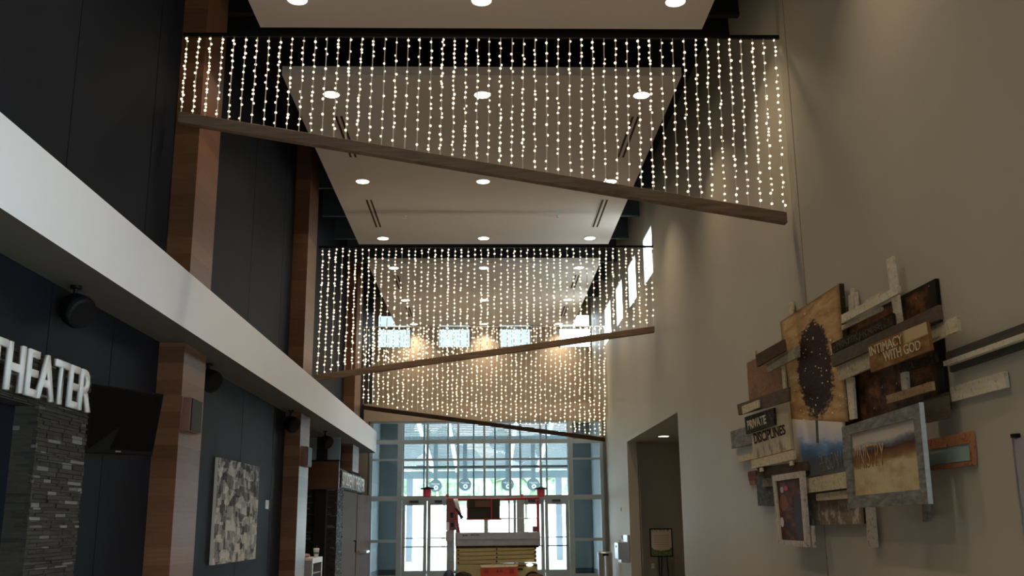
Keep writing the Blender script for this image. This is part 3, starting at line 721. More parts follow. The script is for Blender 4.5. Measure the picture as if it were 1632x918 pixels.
# ================================================================== RIGHT WALL THINGS
GC = 'boards of the wooden wall collage'
def quad(px, off):
    return [on(x, y, X=XR-off) for x, y in px]
def board(name, label, cat, px, layer, mat, th=.028):
    off = .035+layer*.034
    o = obj(name, slab(B(), *quad(px, off), th), mat); return tag(o, label, cat, GC), off
def slabroot(name, label, cat, px, layer):
    off = .035+layer*.034; q = quad(px, off); c0 = sum(q, Vector())/4; return root(name, c0, label, cat, GC), q, off

board('wood_post', 'thin white post topping the collage, tallest and ragged', 'post', [(1412, 414), (1421.5, 408), (1435.5, 516), (1426, 518)], 2, 'board_white')
board('wood_stick', 'thin pale stick standing left of the glittering tree canvas', 'stick', [(1256, 482), (1263, 480), (1264.5, 505), (1257.5, 508)], 0, 'board_cream', .02)
board('wood_stick', 'short pale stick above the reddish brown panel', 'stick', [(1199, 561), (1203.5, 559), (1204, 571), (1200, 573)], 0, 'board_cream', .02)
board('wood_stick', 'tallest of three thin white sticks right of the tree canvas', 'stick', [(1355, 460), (1358.7, 459), (1361, 497), (1357, 499)], 0, 'board_white', .02)
board('wood_stick', 'shortest of three thin white sticks, beside the tree canvas', 'stick', [(1351.5, 471), (1354.5, 470), (1357, 500), (1353.5, 502)], 0, 'board_white', .02)
board('wood_stick', 'outer one of three thin white sticks behind the long white board', 'stick', [(1361, 466), (1364.5, 465), (1367, 493), (1363.5, 495)], 0, 'board_white', .02)
t, q, off = slabroot('painted_canvas', 'tall ochre canvas with a dark glittering tree shape', 'painting', [(1243, 513), (1337, 452), (1352, 672), (1260, 674)], 2)
obj('canvas', slab(B(), *q, .05), 'paint_tree', t); obj('side_edge', slab(B(), q[1]+Vector((.002, -.006, 0)), q[1]+Vector((.05, -.006, 0)), q[2]+Vector((.05, -.006, 0)), q[2]+Vector((.002, -.006, 0)), .004), 'board_black', t)
# dark trunk below the plume
tr = quad([(1299, 650), (1303, 650), (1303.5, 667), (1299.5, 667)], off+.002); obj('painted_trunk', slab(B(), *tr, .002), 'board_umber', t)
board('wood_board', 'reddish brown panel at the upper edge left of tree canvas', 'panel', [(1190, 579), (1252, 546), (1258, 622), (1194, 642)], 0, 'board_clay')
board('wood_board', 'dark lettered board tilted above the greenish plank', 'board', [(1204, 566), (1248, 541), (1251, 559), (1206.5, 585)], 5, 'board_umber')
board('wood_board', 'pale greenish plank crossing the tree canvas edge', 'board', [(1220.6, 580), (1270.5, 551.5), (1272, 569), (1223, 594)], 4, 'board_greygreen')
board('wood_stick', 'thin upright batten between reddish panel and tree plume', 'stick', [(1245, 584), (1249, 582), (1252.5, 620), (1248, 622)], 3, 'board_cream', .02)
board('painting', 'large rust and black panel behind the INTIMACY board', 'panel', [(1345, 519), (1490, 444), (1510, 652), (1360, 688)], 0, 'paint_rust', .032)
board('wood_board', 'long white weathered board rising across the collage top', 'board', [(1340.6, 502), (1430.5, 455.5), (1431, 468), (1341, 515.5)], 4, 'board_white')
board('wood_board', 'short pale board tucked behind the long white board', 'board', [(1378, 479), (1401.5, 467), (1402.5, 476), (1379, 488)], 1, 'board_white')
board('wood_board', 'thin pale strip just under the long white board', 'board', [(1341, 519), (1404, 489), (1404.5, 495), (1341.5, 526)], 3, 'board_cream', .02)
t, q, off = slabroot('carved_board', 'dark carved board with faint lettering above the grey-brown plank', 'board', [(1324, 548), (1421, 499), (1423.5, 519), (1326.5, 563)], 3)
obj('plank', slab(B(), *q, .028), 'board_black', t)
def words_on(txt, px, off, mat, parent, th=.004, bold=.0): obj('lettering', text_bm(txt, *quad(px, off+.0005), th, bold=bold), mat, parent)
words_on('PRAYER HOUSE', [(1333, 547), (1404, 514), (1405.5, 523.5), (1334.5, 556.5)], off, 'board_taupe', t)
board('wood_board', 'smooth grey-brown plank behind the INTIMACY board', 'board', [(1323.5, 566), (1495, 486), (1499, 508), (1327, 585)], 4, 'board_taupe')
board('wood_board', 'long cream plank passing behind the INTIMACY board', 'board', [(1333, 583), (1525, 503.5), (1526.5, 527), (1337, 607.5)], 3, 'board_cream')
t, q, off = slabroot('lettered_board', 'amber board lettered INTIMACY WITH GOD', 'sign', [(1383, 551), (1476, 512.7), (1483, 557.7), (1388, 594)], 6)
obj('plank', slab(B(), *q, .028), 'paint_intimacy', t)
words_on('INTIMACY', [(1385, 553.5), (1437, 532), (1439, 547), (1387.5, 568)], off, 'board_cream', t)
words_on('WITH GOD', [(1407, 561), (1466, 541.5), (1468, 556.5), (1410, 577)], off, 'board_cream', t)
board('wood_post', 'white upright post over the painted landscape frame corner', 'post', [(1348, 604), (1358, 601), (1362.5, 667), (1354, 669)], 2, 'board_white')
board('wood_board', 'dark board just under the INTIMACY board', 'board', [(1431, 585), (1489, 562), (1491, 577), (1436, 594)], 2, 'board_black')
board('wood_block', 'short white upright block above the tan plank', 'block', [(1434.5, 594.5), (1443.7, 592), (1446.2, 620), (1437, 622)], 2, 'board_white')
board('wood_board', 'tan plank over the big rusty panel', 'board', [(1412, 630.6), (1483.6, 608), (1485.6, 622), (1413.5, 643.6)], 3, 'board_tan')
board('wood_board', 'dark band board above the landscape frame', 'board', [(1378, 668), (1508, 625), (1510, 634), (1380, 678)], 1, 'board_umber')
board('wood_block', 'brown-grey square block right of the landscape frame', 'block', [(1472, 640), (1507.5, 630.6), (1511, 666), (1475, 674)], 2, 'board_taupe')
board('wood_board', 'mottled cream plank mounted apart beneath the dark rail', 'board', [(1513, 617.5), (1600, 591.4), (1603.4, 617.5), (1515, 640.6)], 0, 'board_white')
# orange and mint box panel
t, q, off = slabroot('framed_artwork', 'small mint green panel with orange wood edges', 'panel', [(1478, 701), (1546.6, 687), (1551, 741), (1481, 750)], 0)
obj('panel', slab(B(), *quad([(1480, 717), (1543.5, 706), (1546, 734), (1482, 742)], off-.012), .02), 'board_mint', t)
obj('frame', slab(B(), *quad([(1478, 701), (1543, 688), (1544, 706), (1479, 717)], off), .03), 'board_orange', t)
obj('frame', slab(B(), *quad([(1480, 743), (1547, 735), (1551, 741), (1481, 750)], off), .03), 'board_orange', t)
obj('frame', slab(B(), *quad([(1543, 688), (1547, 687), (1551, 741), (1546.5, 736)], off), .03), 'board_orange', t)
# framed landscape
def frame_of(t, oq, iq, off, th, mats, names=('frame',)):
    o = quad(oq, off); i_ = quad(iq, off)
    for k in range(4):
        j = (k+1) % 4; bm = B(); a = [o[k], o[j], i_[j], i_[k]]
        fr = [bm.verts.new(p) for p in a]; bk = [bm.verts.new(p+Vector((th, 0, 0))) for p in a]
        bm.faces.new(fr); bm.faces.new(bk[::-1])
        for m_ in range(4): bm.faces.new((fr[m_], bk[m_], bk[(m_+1) % 4], fr[(m_+1) % 4]))
        obj('frame_rail', bm, mats, t)
oq = [(1341, 681), (1464, 642), (1479, 803), (1352.5, 810)]; iq = [(1354.5, 692), (1455.5, 667), (1466, 780), (1360, 790.5)]
t, q, off = slabroot('framed_painting', 'grey-framed landscape painting lettered MINISTRY, largest frame', 'framed picture', oq, 7)
frame_of(t, oq, iq, off, .032, 'frame_grey'); obj('canvas', slab(B(), *quad(iq, off-.02), .01), 'paint_landscape', t); mp_ = on(1420, 740, X=XR-off); obj('mounting_block', box(B(), XR-off+.034, XR-.0005, mp_.y-.06, mp_.y+.06, mp_.z-.06, mp_.z+.06), 'board_umber', t)
obj('frame_side', slab(B(), *quad([(1464.2, 641.5), (1465.6, 641), (1481, 803), (1479.5, 803.2)], off+.001), .032), 'frame_edge', t)
words_on('MINISTRY', [(1357, 712), (1408, 705), (1410.5, 741), (1360, 750)], off-.02, 'board_tan', t, .003, -.01)
# blue painting
t, q, off = slabroot('painted_canvas', 'blue and white hill painting lettered PERSONAL under the tree canvas', 'painting', [(1258, 668), (1342, 673), (1350, 752), (1268, 762)], 3)
obj('canvas', slab(B(), *q, .028), 'paint_blue', t); obj('painted_trunk', slab(B(), *quad([(1299.5, 670), (1303.5, 670), (1305, 706), (1301, 706)], off+.001), .001), 'board_slate', t); words_on('PERSONAL', [(1305, 727), (1347, 715), (1349, 744), (1309, 752)], off, 'frame_grey', t, .003, -.02)
board('wood_board', 'widest cream board below the blue painting', 'board', [(1280.5, 764), (1347, 751.5), (1350, 777.6), (1282.5, 786)], 4, 'board_cream')
board('wood_board', 'short cream strip beneath the widest cream board', 'board', [(1300.5, 787.6), (1351, 780.7), (1352, 794.5), (1301, 798)], 3, 'board_cream')
board('painting', 'beige panel of faint ghostly capitals at the collage foot', 'panel', [(1283, 785), (1369, 776), (1373, 835), (1287, 837)], 1, 'paint_ghost')
board('wood_board', 'narrow black upright board at right of the ghost lettered panel', 'board', [(1373, 800), (1379, 799), (1380, 834), (1374.5, 835)], 0, 'board_black')
board('wood_post', 'longest pale post hanging below the landscape frame', 'post', [(1378, 790), (1389, 790), (1396, 872.5), (1383, 873)], 1, 'frame_white')
board('wood_post', 'short grey post hanging under the landscape frame corner', 'post', [(1468.5, 790), (1477, 790), (1480, 831), (1470.6, 832)], 1, 'frame_grey')
oq = [(1230, 758), (1278, 750.5), (1286.7, 872.5), (1241, 868)]; iq = [(1235, 767), (1273.6, 761.5), (1281.5, 862.5), (1244, 860.5)]
t, q, off = slabroot('framed_picture', 'narrow whitewashed frame around a dark red picture', 'framed picture', oq, 6)
frame_of(t, oq, iq, off, .04, 'frame_white'); obj('canvas', slab(B(), *quad(iq, off-.02), .01), 'paint_dark_red', t)
obj('frame_side', slab(B(), *quad([(1284, 838), (1294, 838), (1296.5, 872.5), (1287, 873)], off-.05), .03), 'frame_white', t)
board('wood_board', 'dark grey-green panel behind the narrow whitewashed frame', 'panel', [(1204.5, 758), (1238, 755), (1240, 807), (1208, 806)], 1, 'board_slate')
board('wood_block', 'grey-green patch board at the top of the slate panel', 'block', [(1214, 763), (1234, 760), (1235, 774), (1215.5, 776)], 2, 'board_greygreen', .02)
board('wood_board', 'brick red board end at the lower edge of the collage', 'board', [(1191.5, 752), (1203.5, 750), (1205, 764), (1193, 766)], 0, 'board_brick')
board('wood_board', 'dusty pink board end under the brick red one', 'board', [(1193.5, 766.5), (1203.5, 765), (1204.5, 772), (1195, 773.5)], 0, 'board_clay')
board('wood_board', 'dark brown board below the DISCIPLINES panel', 'board', [(1206, 745), (1284, 735), (1286.5, 750), (1209, 760)], 4, 'board_umber')
board('wood_board', 'cream ledge board at the foot of the DISCIPLINES panel', 'board', [(1196.5, 734), (1264, 717), (1265.5, 732), (1198, 747)], 5, 'board_cream')
board('wood_board', 'pale end board beside the cream ledge', 'board', [(1174, 728), (1201, 721), (1202, 731), (1177, 737)], 1, 'board_cream')
board('wood_peg', 'small white peg nearer the dark frame side under cream ledge', 'peg', [(1257.5, 735), (1263, 734), (1263.5, 741), (1258, 742)], 5, 'board_white', .02)
board('wood_peg', 'small white peg at the outer end under cream ledge', 'peg', [(1210, 746), (1214.5, 745), (1215, 751), (1210.5, 752)], 5, 'board_white', .02)
board('metal_plate', 'brushed grey metal panel at the collage outer edge', 'panel', [(1164, 687.6), (1200, 677), (1202, 706), (1166, 715)], 1, 'frame_grey')
t, q, off = slabroot('lettered_canvas', 'cream canvas lettered DISCIPLINES in black', 'sign', [(1196, 668), (1254.5, 640), (1261, 716), (1201, 732)], 4)
obj('canvas', slab(B(), *q, .03), 'paint_discipline', t); words_on('DISCIPLINES', [(1200.5, 691), (1250.5, 676), (1252.5, 692), (1203, 708)], off, 'board_black', t, .004, .02)
t, q, off = slabroot('lettered_board', 'black board lettered PRIVATE in white', 'sign', [(1186.5, 665), (1232.5, 650), (1234, 677), (1189, 692)], 5)
obj('plank', slab(B(), *q, .028), 'board_black', t); words_on('PRIVATE', [(1190.5, 671), (1220, 660.5), (1221.5, 675), (1192.5, 686)], off, 'board_white', t, .004, .03)
board('wood_board', 'grey-brown plank topping the PRIVATE board', 'board', [(1174.5, 645), (1256, 617), (1257.5, 639), (1177, 662)], 6, 'board_taupe')
board('wood_board', 'pale short board over the grey-brown top plank', 'board', [(1182, 647.5), (1209, 637), (1209.5, 649), (1183.5, 660)], 7, 'board_cream', .02)

# long dark rail with a pale lip, its shadow below modelled as a dark strip
ya_, yb_ = 5.7, 7.60
t = root('wall_rail', (XR, 5.5, 2.7), 'long dark wooden rail with a pale strip beside the collage', 'rail')
obj('rail_board', box(B(), XR-.05, XR-.001, ya_, yb_, 2.762, 2.83), 'rail_dark', t); obj('pale_strip', box(B(), XR-.075, XR-.001, ya_, yb_, 2.722, 2.760), 'board_white', t); obj('shadow_strip', box(B(), XR-.03, XR-.001, ya_, yb_, 2.675, 2.7205), 'rail_dark', t)
# panel edge at the frame's right margin
t = root('wall_panel', (XR, 6, 1.2), 'grey fabric wall panel whose edge shows at the picture margin', 'panel')
obj('panel_face', box(B(), XR-.03, XR-.001, 5.7, 6.78, .9, 2.09), 'grey_panel', t); obj('edge_trim', box(B(), XR-.035, XR-.001, 6.781, 6.80, .9, 2.10), 'steel', t)
obj('clip', box(B(), XR-.04, XR-.001, 6.74, 6.80, 2.101, 2.125), 'black_metal', t)

# easel notice in the alcove
ye = 26.0
t = root('notice_easel', (4.45, ye, 0), 'black easel holding a notice with a green leafy border', 'easel')
q = [Vector((4.19, ye, 1.42)), Vector((4.75, ye, 1.42)), Vector((4.75, ye, .715)), Vector((4.17, ye, .715))]
obj('notice', slab(B(), *[bil(*q, u_, v_)-vy*.012 for u_, v_ in ((.05, .96), (.95, .96), (.95, .04), (.05, .04))], .008), 'paint_notice', t)
bm = B(); w = .03
box(bm, 4.17, 4.75, ye-.01, ye+.015, 1.39, 1.42); box(bm, 4.17, 4.75, ye-.01, ye+.015, .715, .745); box(bm, 4.17, 4.20, ye-.01, ye+.015, .745, 1.39); box(bm, 4.72, 4.75, ye-.01, ye+.015, .745, 1.39)
obj('frame', bm, 'black_metal', t)
for x in (4.38, 4.58): obj('leg', cyl(B(), (x, ye+.02, 1.0), (x+(.0 if x < 4.5 else .03), ye-.05, .0), .012, seg=10), 'black_metal', t)
obj('leg', cyl(B(), (4.48, ye+.03, 1.0), (4.48, ye+.32, 0), .012, seg=10), 'black_metal', t)
t = root('wall_outlet', (4.28, 26.4, .42), 'small white outlet on the alcove wall behind the easel', 'outlet')
obj('plate', box(B(), 4.245, 4.325, 26.385, 26.399, .42, .54, bev=.002), 'white_plastic', t); obj('socket', box(B(), 4.265, 4.305, 26.381, 26.3845, .45, .51), 'white_trim', t)
# drinking fountain
t = root('drinking_fountain', (XR, 26.6, .62), 'steel wall-mounted drinking fountain by the alcove corner', 'drinking fountain')
obj('body', box(B(), XR-.30, XR-.001, 26.0, 26.7, .66, 1.08, bev=.02), 'steel', t); obj('back_splash', box(B(), XR-.06, XR-.001, 25.98, 26.72, 1.081, 1.26, bev=.01), 'steel', t)
obj('apron', box(B(), XR-.22, XR-.001, 26.05, 26.65, .58, .659), 'steel', t); obj('spout', cyl(B(), (XR-.2, 26.35, 1.081), (XR-.2, 26.35, 1.14), .015), 'steel', t); obj('push_button', box(B(), XR-.306, XR-.301, 26.25, 26.45, .95, 1.0), 'black_metal', t)
for z, nm in ((1.87, 'upper small dark wall plate right of the entrance'), (1.14, 'lower small dark wall plate right of the entrance')):
    t = root('wall_plate', (XR, 27.4, z), nm, 'switch'); obj('plate', box(B(), XR-.012, XR-.001, 27.3, 27.5, z, z+.1, bev=.003), 'sign_grey', t); obj('button', box(B(), XR-.018, XR-.0125, 27.36, 27.44, z+.03, z+.07), 'black_metal', t)
# trash can
c0 = (3.30, 28.5, 0); t = root('trash_can', c0, 'cylindrical stainless steel trash can beside the entrance glazing', 'trash can')
obj('can_body', lathe(B(), [(.19, .012), (.20, .03), (.20, .66)], c0, 36), 'steel', t, smooth=False); obj('lid', lathe(B(), [(.205, .661), (.205, .76), (.19, .785), (.12, .79)], c0, 36), 'steel', t)
obj('opening', box(B(), 3.22, 3.38, 28.285, 28.293, .685, .745), 'black_metal', t); obj('foot_ring', lathe(B(), [(.18, 0), (.18, .0115)], c0, 36), 'black_plastic', t)

# ================================================================== SCISSOR LIFT
Y1, Y2 = 26.0, 26.82; lx0, lx1 = -1.02, 1.40
t = root('scissor_lift', ((lx0+lx1)/2, 26.4, 0), 'yellow and grey scissor lift with red guardrails before the entrance', 'scissor lift')
bm = B(); box(bm, -.74, 1.30, Y1+.02, Y2-.02, .16, .572, bev=.015); obj('chassis', bm, 'lift_yellow', t)
for x in (-.62, 1.17):
    for y in (Y1-.04, Y2+.04):
        w = B(); cyl(w, (x, y-.06, .20), (x, y+.06, .20), .20, seg=28); ws = obj('wheel', w, 'tyre', t)
        ys_ = y-.065 if y < 26.4 else y+.065; obj('hub', cyl(B(), (x, ys_-.008, .20), (x, ys_+.008, .20), .09, seg=20), 'lift_grey', ws)
# stacked scissor arms
bars = [(.575, .665), (.675, .765), (.775, .865), (.875, .965)]
for i, (a, c_) in enumerate(bars):
    for y, yy in ((Y1+.03, Y1+.09), (Y2-.09, Y2-.03)):
        bm = B(); tl = .045*(1 if i % 2 else 1)
        pts = [(-.76, a), (1.28, a+tl), (1.28, c_+tl), (-.76, c_)]
        f1 = [bm.verts.new((p[0], y, p[1])) for p in pts]; f2 = [bm.verts.new((p[0], yy, p[1])) for p in pts]
        bm.faces.new(f1); bm.faces.new(f2[::-1])
        for k in range(4): bm.faces.new((f1[k], f2[k], f2[(k+1) % 4], f1[(k+1) % 4]))
        bmesh.ops.bevel(bm, geom=bm.edges[:], offset=.008, segments=2, affect='EDGES')
        arm = obj('scissor_arm', bm, 'lift_yellow', t)
        if y < 26.4:
            for x in (-.70, .27, 1.24): obj('pivot_pin', cyl(B(), (x, y-.012, (a+c_)/2+tl*(x+.76)/2.04), (x, y-.0005, (a+c_)/2+tl*(x+.76)/2.04), .022, seg=14), 'board_black', arm)
# cross tubes joining both arm packs
for x in (-.70, 1.24): obj('cross_tube', cyl(B(), (x, Y1+.09, .80), (x, Y2-.09, .80), .03), 'lift_yellow', t)
obj('arm_ledge', slab(B(), Vector((-.15, Y1-.05, .565)), Vector((.80, Y1-.05, .575)), Vector((.80, Y1-.08, .515)), Vector((-.12, Y1-.08, .500)), .03), 'board_cream', t)
bm = B(); box(bm, -.13, .79, Y1-.07, Y1+.015, .17, .495, bev=.01); tr_ = obj('control_tray', bm, 'lift_orange', t)
for x in (.0, .64): obj('tray_recess', box(B(), x-.06, x+.06, Y1-.078, Y1-.0705, .36, .46, bev=.003), 'lift_red', tr_)
obj('maker_logo', text_bm('JLG', Vector((.25, Y1-.072, .44)), Vector((.41, Y1-.072, .44)), Vector((.41, Y1-.072, .38)), Vector((.25, Y1-.072, .38)), .003, bold=.03), 'board_black', tr_)
wl = lathe(B(), [(.085, 0), (.085, .03), (.06, .045)], (1.10, Y1+.015, .56), 24, Vector((0, -1, 0)))
for v in wl.verts: v.co.z = .555+(v.co.z-.56)*.42
obj('work_light', wl, 'lamp_glow', t)
obj('data_plate', box(B(), .80, .93, Y1+.006, Y1+.0195, .43, .475), 'board_black', t)
obj('mount_plate', box(B(), .79, 1.28, Y1+.006, Y1+.0195, .525, .555), 'board_umber', t)
bm = B(); box(bm, lx0+.24, lx1-.02, Y1, Y2, 1.03, 1.345, bev=.006); dk = obj('platform_deck', bm, 'lift_grey', t)
obj('deck_subframe', box(B(), -.76, 1.34, Y1+.03, Y2-.03, .975, 1.029), 'board_umber', t)
obj('deck_lip', box(B(), lx0+.24, lx1-.02, Y1-.02, Y1-.001, 1.19, 1.36, bev=.003), 'lift_grey', t)
obj('maker_logo', text_bm('JLG', Vector((-.60, Y1-.021, 1.31)), Vector((-.47, Y1-.021, 1.31)), Vector((-.47, Y1-.021, 1.26)), Vector((-.60, Y1-.021, 1.26)), .003, bold=.03), 'board_black', dk)
obj('model_label', text_bm('ELECTRIC', Vector((-.38, Y1-.021, 1.32)), Vector((-.16, Y1-.021, 1.32)), Vector((-.16, Y1-.021, 1.28)), Vector((-.38, Y1-.021, 1.28)), .003, bold=.02), 'board_black', dk)
obj('side_bracket', box(box(B(), lx0, lx0+.20, Y1+.05, Y1+.35, 1.15, 1.40, bev=.01), lx0+.03, lx0+.17, Y1+.1, Y1+.3, 1.0, 1.15), 'lift_grey', t)
obj('ladder', box(box(box(B(), lx0+.06, lx0+.09, Y1+.1, Y1+.14, .3, 1.0), lx0+.17, lx0+.20, Y1+.1, Y1+.14, .3, 1.0), lx0+.06, lx0+.20, Y1+.1, Y1+.14, .62, .66), 'lift_grey', t)
def tube(name, p, q, r=.02, mat='lift_red', par=None): return obj(name, cyl(B(), p, q, r, seg=12), mat, par or t)
zr0, zr1 = 1.35, 2.20
for y in (Y1+.03, Y2-.03):
    tube('rail_post', (lx1-.05, y, zr0), (lx1-.05, y, zr1)); tube('rail_post', (lx0+.33, y, zr0), (lx0+.22, y, 1.95)); tube('rail_post', (.60, y, zr0), (.60, y, zr1), .012, 'lift_grey')
    tube('top_rail', (.50, y, zr1-.01), (lx1-.05, y, zr1+.01)); tube('top_rail', (lx0+.02, y, zr1), (.50, y, zr1-.01), .014); tube('mid_rail', (lx0+.3, y, 1.70), (lx1-.05, y, 1.70), .012, 'lift_grey')
tube('top_rail', (lx1-.05, Y1+.03, zr1+.01), (lx1-.05, Y2-.03, zr1+.01)); tube('mid_rail', (lx1-.05, Y1+.03, 1.70), (lx1-.05, Y2-.03, 1.70), .012)
obj('control_cabinet', box(B(), lx0+.005, lx0+.25, Y1+.02, Y1+.20, 1.42, 2.18, bev=.008), 'lift_maroon', t)
obj('cabinet_window', box(B(), lx0+.11, lx0+.19, Y1+.01, Y1+.0195, 1.73, 1.86), 'board_black', t); obj('cabinet_window', box(B(), lx0+.12, lx0+.20, Y1+.01, Y1+.0195, 1.50, 1.60), 'board_black', t); obj('paper_label', box(B(), lx0+.015, lx0+.09, Y1+.01, Y1+.0195, 1.42, 1.62), 'white_plastic', t)
# dark gate with red frame on the platform
g = obj('gate_panel', box(B(), -.46, .36, Y1+.015, Y1+.028, 1.70, 2.19), 'tarp_dark', t)
obj('gate_frame', box(box(box(B(), -.49, .40, Y1-.012, Y1+.013, 1.665, 1.70), -.49, -.46, Y1-.012, Y1+.013, 1.70, 2.19), .13, .16, Y1-.012, Y1+.013, 1.70, 2.19), 'lift_red', g)
obj('gate_patch', box(B(), -.28, .12, Y1+.0005, Y1+.0145, 1.99, 2.15), 'tarp_brown', g); obj('gate_band', box(B(), -.45, .35, Y1+.0095, Y1+.0145, 1.955, 1.975), 'board_black', g)
# rag hung on the rail
bm = B(); pts = [(1, 0), (0, 0), (.35, -.4), (.8, -.9), (1.3, -.75), (1.35, -.2)]
sh = slab(B(), Vector((-.84, Y1-.01, 2.20)), Vector((-.72, Y1-.02, 2.20)), Vector((-.62, Y1-.03, 1.82)), Vector((-.70, Y1-.02, 1.80)), .02); bmesh.ops.subdivide_edges(sh, edges=sh.edges[:], cuts=4, use_grid_fill=True)
for v in sh.verts: v.co += Vector((0, math.sin(v.co.z*30)*.008, 0))
tag(obj('cleaning_rag', sh, 'white_plastic', smooth=True), 'white rag draped over the lift guardrail beside the maroon cabinet', 'cloth')
sh = slab(B(), Vector((-.80, Y1-.09, 1.96)), Vector((-.75, Y1-.09, 1.98)), Vector((-.56, Y1-.09, 1.73)), Vector((-.64, Y1-.09, 1.70)), .015); bmesh.ops.subdivide_edges(sh, edges=sh.edges[:], cuts=3, use_grid_fill=True)
for v in sh.verts: v.co += Vector((0, math.sin(v.co.z*25)*.006, 0))
tag(obj('work_bag', sh, 'board_black', smooth=True), 'black strap bag slung from the lift guardrail under the rag', 'bag')
tube('power_cord', (1.02, Y1-.01, 2.2), (1.03, Y1-.01, 1.72), .008, 'tyre')
obj('tool_tray', box(B(), 1.20, 1.36, Y1+.1, Y1+.4, 1.36, 1.50, bev=.01), 'lift_maroon', t)
# things heaped at the lift foot
def lump(name, c, s, mat, label, cat, seed):
    bm = B(); bmesh.ops.create_icosphere(bm, subdivisions=3, radius=1); rn = random.Random(seed)
    ph = [rn.uniform(0, 6) for _ in range(6)]
    for v in bm.verts:
        k = 1+.10*math.sin(v.co.x*4+ph[0])+.08*math.sin(v.co.y*5+ph[1])+.08*math.sin(v.co.z*6+ph[2])
        v.co = Vector((c[0]+v.co.x*s[0]*k, c[1]+v.co.y*s[1]*k, max(0.001, c[2]+v.co.z*s[2]*k)))
    return tag(obj(name, bm, mat, smooth=True), label, cat)
lump('duffel_bag', (-.92, 25.55, .20), (.18, .18, .23), 'navy', 'navy duffel bag on the floor at the lift corner', 'bag', 4)
lump('tool_bag', (-.50, 25.45, .21), (.15, .15, .25), 'board_black', 'dark brown tool bag on the floor by the lift wheel', 'bag', 5)
lump('cushion', (1.22, 25.5, .17), (.24, .2, .20), 'board_umber', 'brown rounded cushion on the floor before the lift', 'cushion', 6)

# ================================================================== OUTSIDE
S('ground', box(B(), -60, 60, YE+.1, 130, -.25, -.02), 'concrete')
# entrance canopy
ya, yb, za, zb_ = 34.6, 46.0, 5.2, 4.0
def zc(y): return lerp(za, zb_, (y-ya)/(yb-ya))
t = root('entrance_canopy', (0, 40, 0), 'steel entrance canopy of slats and white rafters outside the glazing', 'canopy')
bm = B(); y = ya
while y < yb:
    z = zc(y); box(bm, -5.5, 5.5, y, y+.30, z, z+.03); y += .315
obj('roof_slats', bm, 'canopy_metal', t)
for x in (-4.2, -2.35, -1.30, 1.06, 2.33, 4.2):
    bm = B(); pts = [(ya, zc(ya)-.005), (yb, zc(yb)-.005), (yb, zc(yb)-.16), (ya, zc(ya)-.16)]
    a = [bm.verts.new((x-.07, p[0], p[1])) for p in pts]; c2 = [bm.verts.new((x+.07, p[0], p[1])) for p in pts]; bm.faces.new(a); bm.faces.new(c2[::-1])
    for k in range(4): bm.faces.new((a[k], c2[k], c2[(k+1) % 4], a[(k+1) % 4]))
    obj('rafter', bm, 'canopy_white', t)
obj('edge_beam', box(B(), -5.5, 5.5, 45.8, 46.1, 3.60, 3.93), 'canopy_beam', t); obj('cross_beam', box(B(), -5.5, 5.5, 36.4, 36.55, 4.55, 4.68), 'canopy_beam', t)
for x in (-3.44, 3.30): obj('post', box(B(), x-.14, x+.14, 45.85, 46.1, -.02, 3.6), 'canopy_metal', t)
# hanging round signs
for px_, py_, nm in ((694, 774, 'outermost, by the left lantern'), (741, 772, 'second, left of the centre mullion'), (809, 772, 'third, darkest, right of the centre mullion'), (850, 772, 'fourth, by the right lantern')):
    c0 = on(px_, py_, Y=38); r = .235
    t = root('round_sign', c0, 'grey disc sign hanging under the canopy, %s' % nm, 'sign', 'round signs under the canopy')
    obj('disc', lathe(B(), [(r, -.02), (r, .02)], c0, 36, -vy), 'sign_grey', t)
    obj('emblem', lathe(B(), [(.085, 0), (.085, .008)], c0+Vector((.02, -.021, -.075)), 24, -vy), 'letter_white', t)
    obj('emblem_core', lathe(B(), [(.035, 0), (.035, .004)], c0+Vector((.02, -.030, -.075)), 16, -vy), 'sign_grey', t)
    a = c0+Vector((0, -.021, .055)); obj('lettering', text_bm('WELCOME', a+Vector((-.16, 0, .035)), a+Vector((.16, 0, .035)), a+Vector((.16, 0, -.025)), a+Vector((-.16, 0, -.025)), .004, bold=.01), 'letter_white', t)
    obj('hanger', box(B(), c0.x-.08, c0.x+.08, 37.99, 38.01, c0.z+r-.01, zc(38)-.165), 'sign_grey', t)
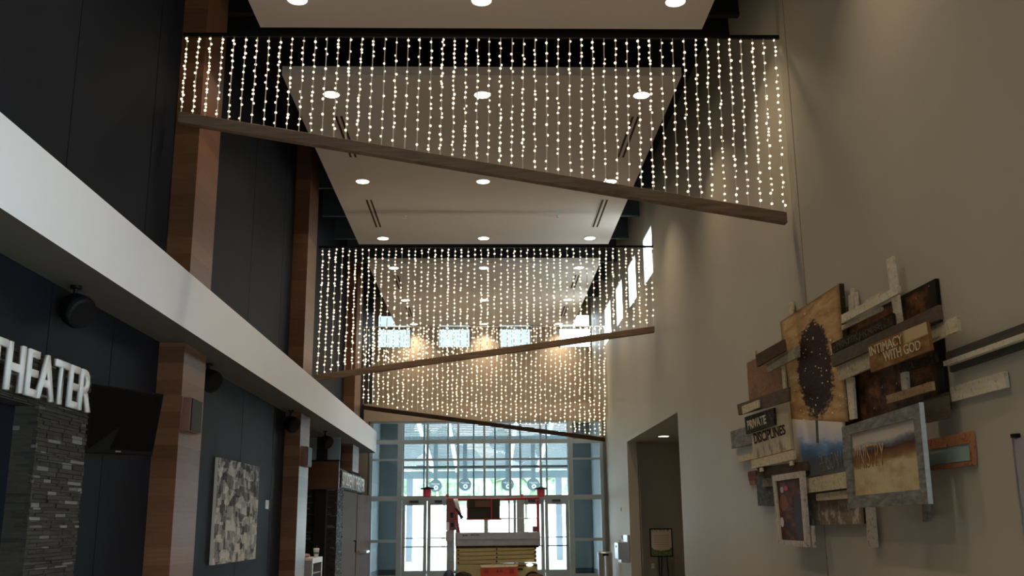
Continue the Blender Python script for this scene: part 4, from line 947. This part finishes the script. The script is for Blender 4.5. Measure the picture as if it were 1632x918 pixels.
# lanterns
for px_, nm in ((681, 'left'), (862, 'right')):
    c0 = on(px_, 787, Y=30.0)
    t = root('red_lantern', c0, 'red lantern on a long rod before the glazing, %s-hand one' % nm, 'lantern', 'red lanterns')
    obj('lantern_glass', lathe(B(), [(.10, -.10), (.115, .0), (.12, .13)], c0, 20), 'lamp_red', t); obj('lantern_cap', lathe(B(), [(.20, .131), (.20, .165), (.08, .19), (.03, .21)], c0, 20), 'black_metal', t)
    obj('rod', cyl(B(), c0+Vector((0, 0, .21)), Vector((c0.x, c0.y, 4.7)), .010, seg=8), 'mullion_metal', t); obj('bracket', box(B(), c0.x-.015, c0.x+.015, c0.y-.015, YG-.051, 4.70, 4.73), 'sign_grey', t)
for px_, nm in ((713, 'left'), (832, 'right')):
    c0 = on(px_, 790, Y=30.0); t = root('red_pendant', c0, 'tiny red pendant before the glazing near the %s-hand lantern' % nm, 'lantern', 'tiny red pendants')
    obj('pendant_glass', lathe(B(), [(.02, -.05), (.05, 0), (.045, .04)], c0, 14), 'lamp_red', t); obj('rod', cyl(B(), c0+Vector((0, 0, .04)), Vector((c0.x, c0.y, 4.7)), .006, seg=8), 'mullion_metal', t); obj('bracket', box(B(), c0.x-.015, c0.x+.015, c0.y-.015, YG-.051, 4.70, 4.73), 'sign_grey', t)
# trees
def tree(x, y, h, r, label, seed):
    rn = random.Random(seed); t = root('tree', (x, y, 0), label, 'tree', 'trees beyond the entrance')
    obj('trunk', cyl(B(), (x, y, -.02), (x+.1, y, h*.6), .16, .09), 'bark', t)
    bm = B()
    for _ in range(26):
        a = rn.uniform(0, 6.28); rr = r*rn.random()**.5; zc_ = h*.62+rn.uniform(-.42, .42)*h
        bmesh.ops.create_icosphere(bm, subdivisions=2, radius=rn.uniform(.45, .9)*r*.42, matrix=Matrix.Translation((x+rr*math.cos(a), y+rr*math.sin(a), max(3.9, zc_))))
    for v in bm.verts: v.co += Vector((rn.uniform(-.09, .09), rn.uniform(-.09, .09), rn.uniform(-.09, .09)))
    obj('foliage', bm, 'leaf_green', t)
for i, (x, y, h, r, l) in enumerate(((-6.4, 62, 7.4, 2.6, 'leafy tree beyond the canopy left of its left post'), (-3.0, 72, 7.4, 2.4, 'leafy tree beyond the canopy right of its left post'), (2.8, 72, 7.2, 2.4, 'leafy tree beyond the canopy behind third round sign'), (6.6, 62, 7.4, 2.6, 'leafy tree beyond the canopy at its right post'), (0.2, 90, 7.0, 2.4, 'small distant tree seen beyond the canopy centre'))):
    tree(x, y, h, r, l, i+20)
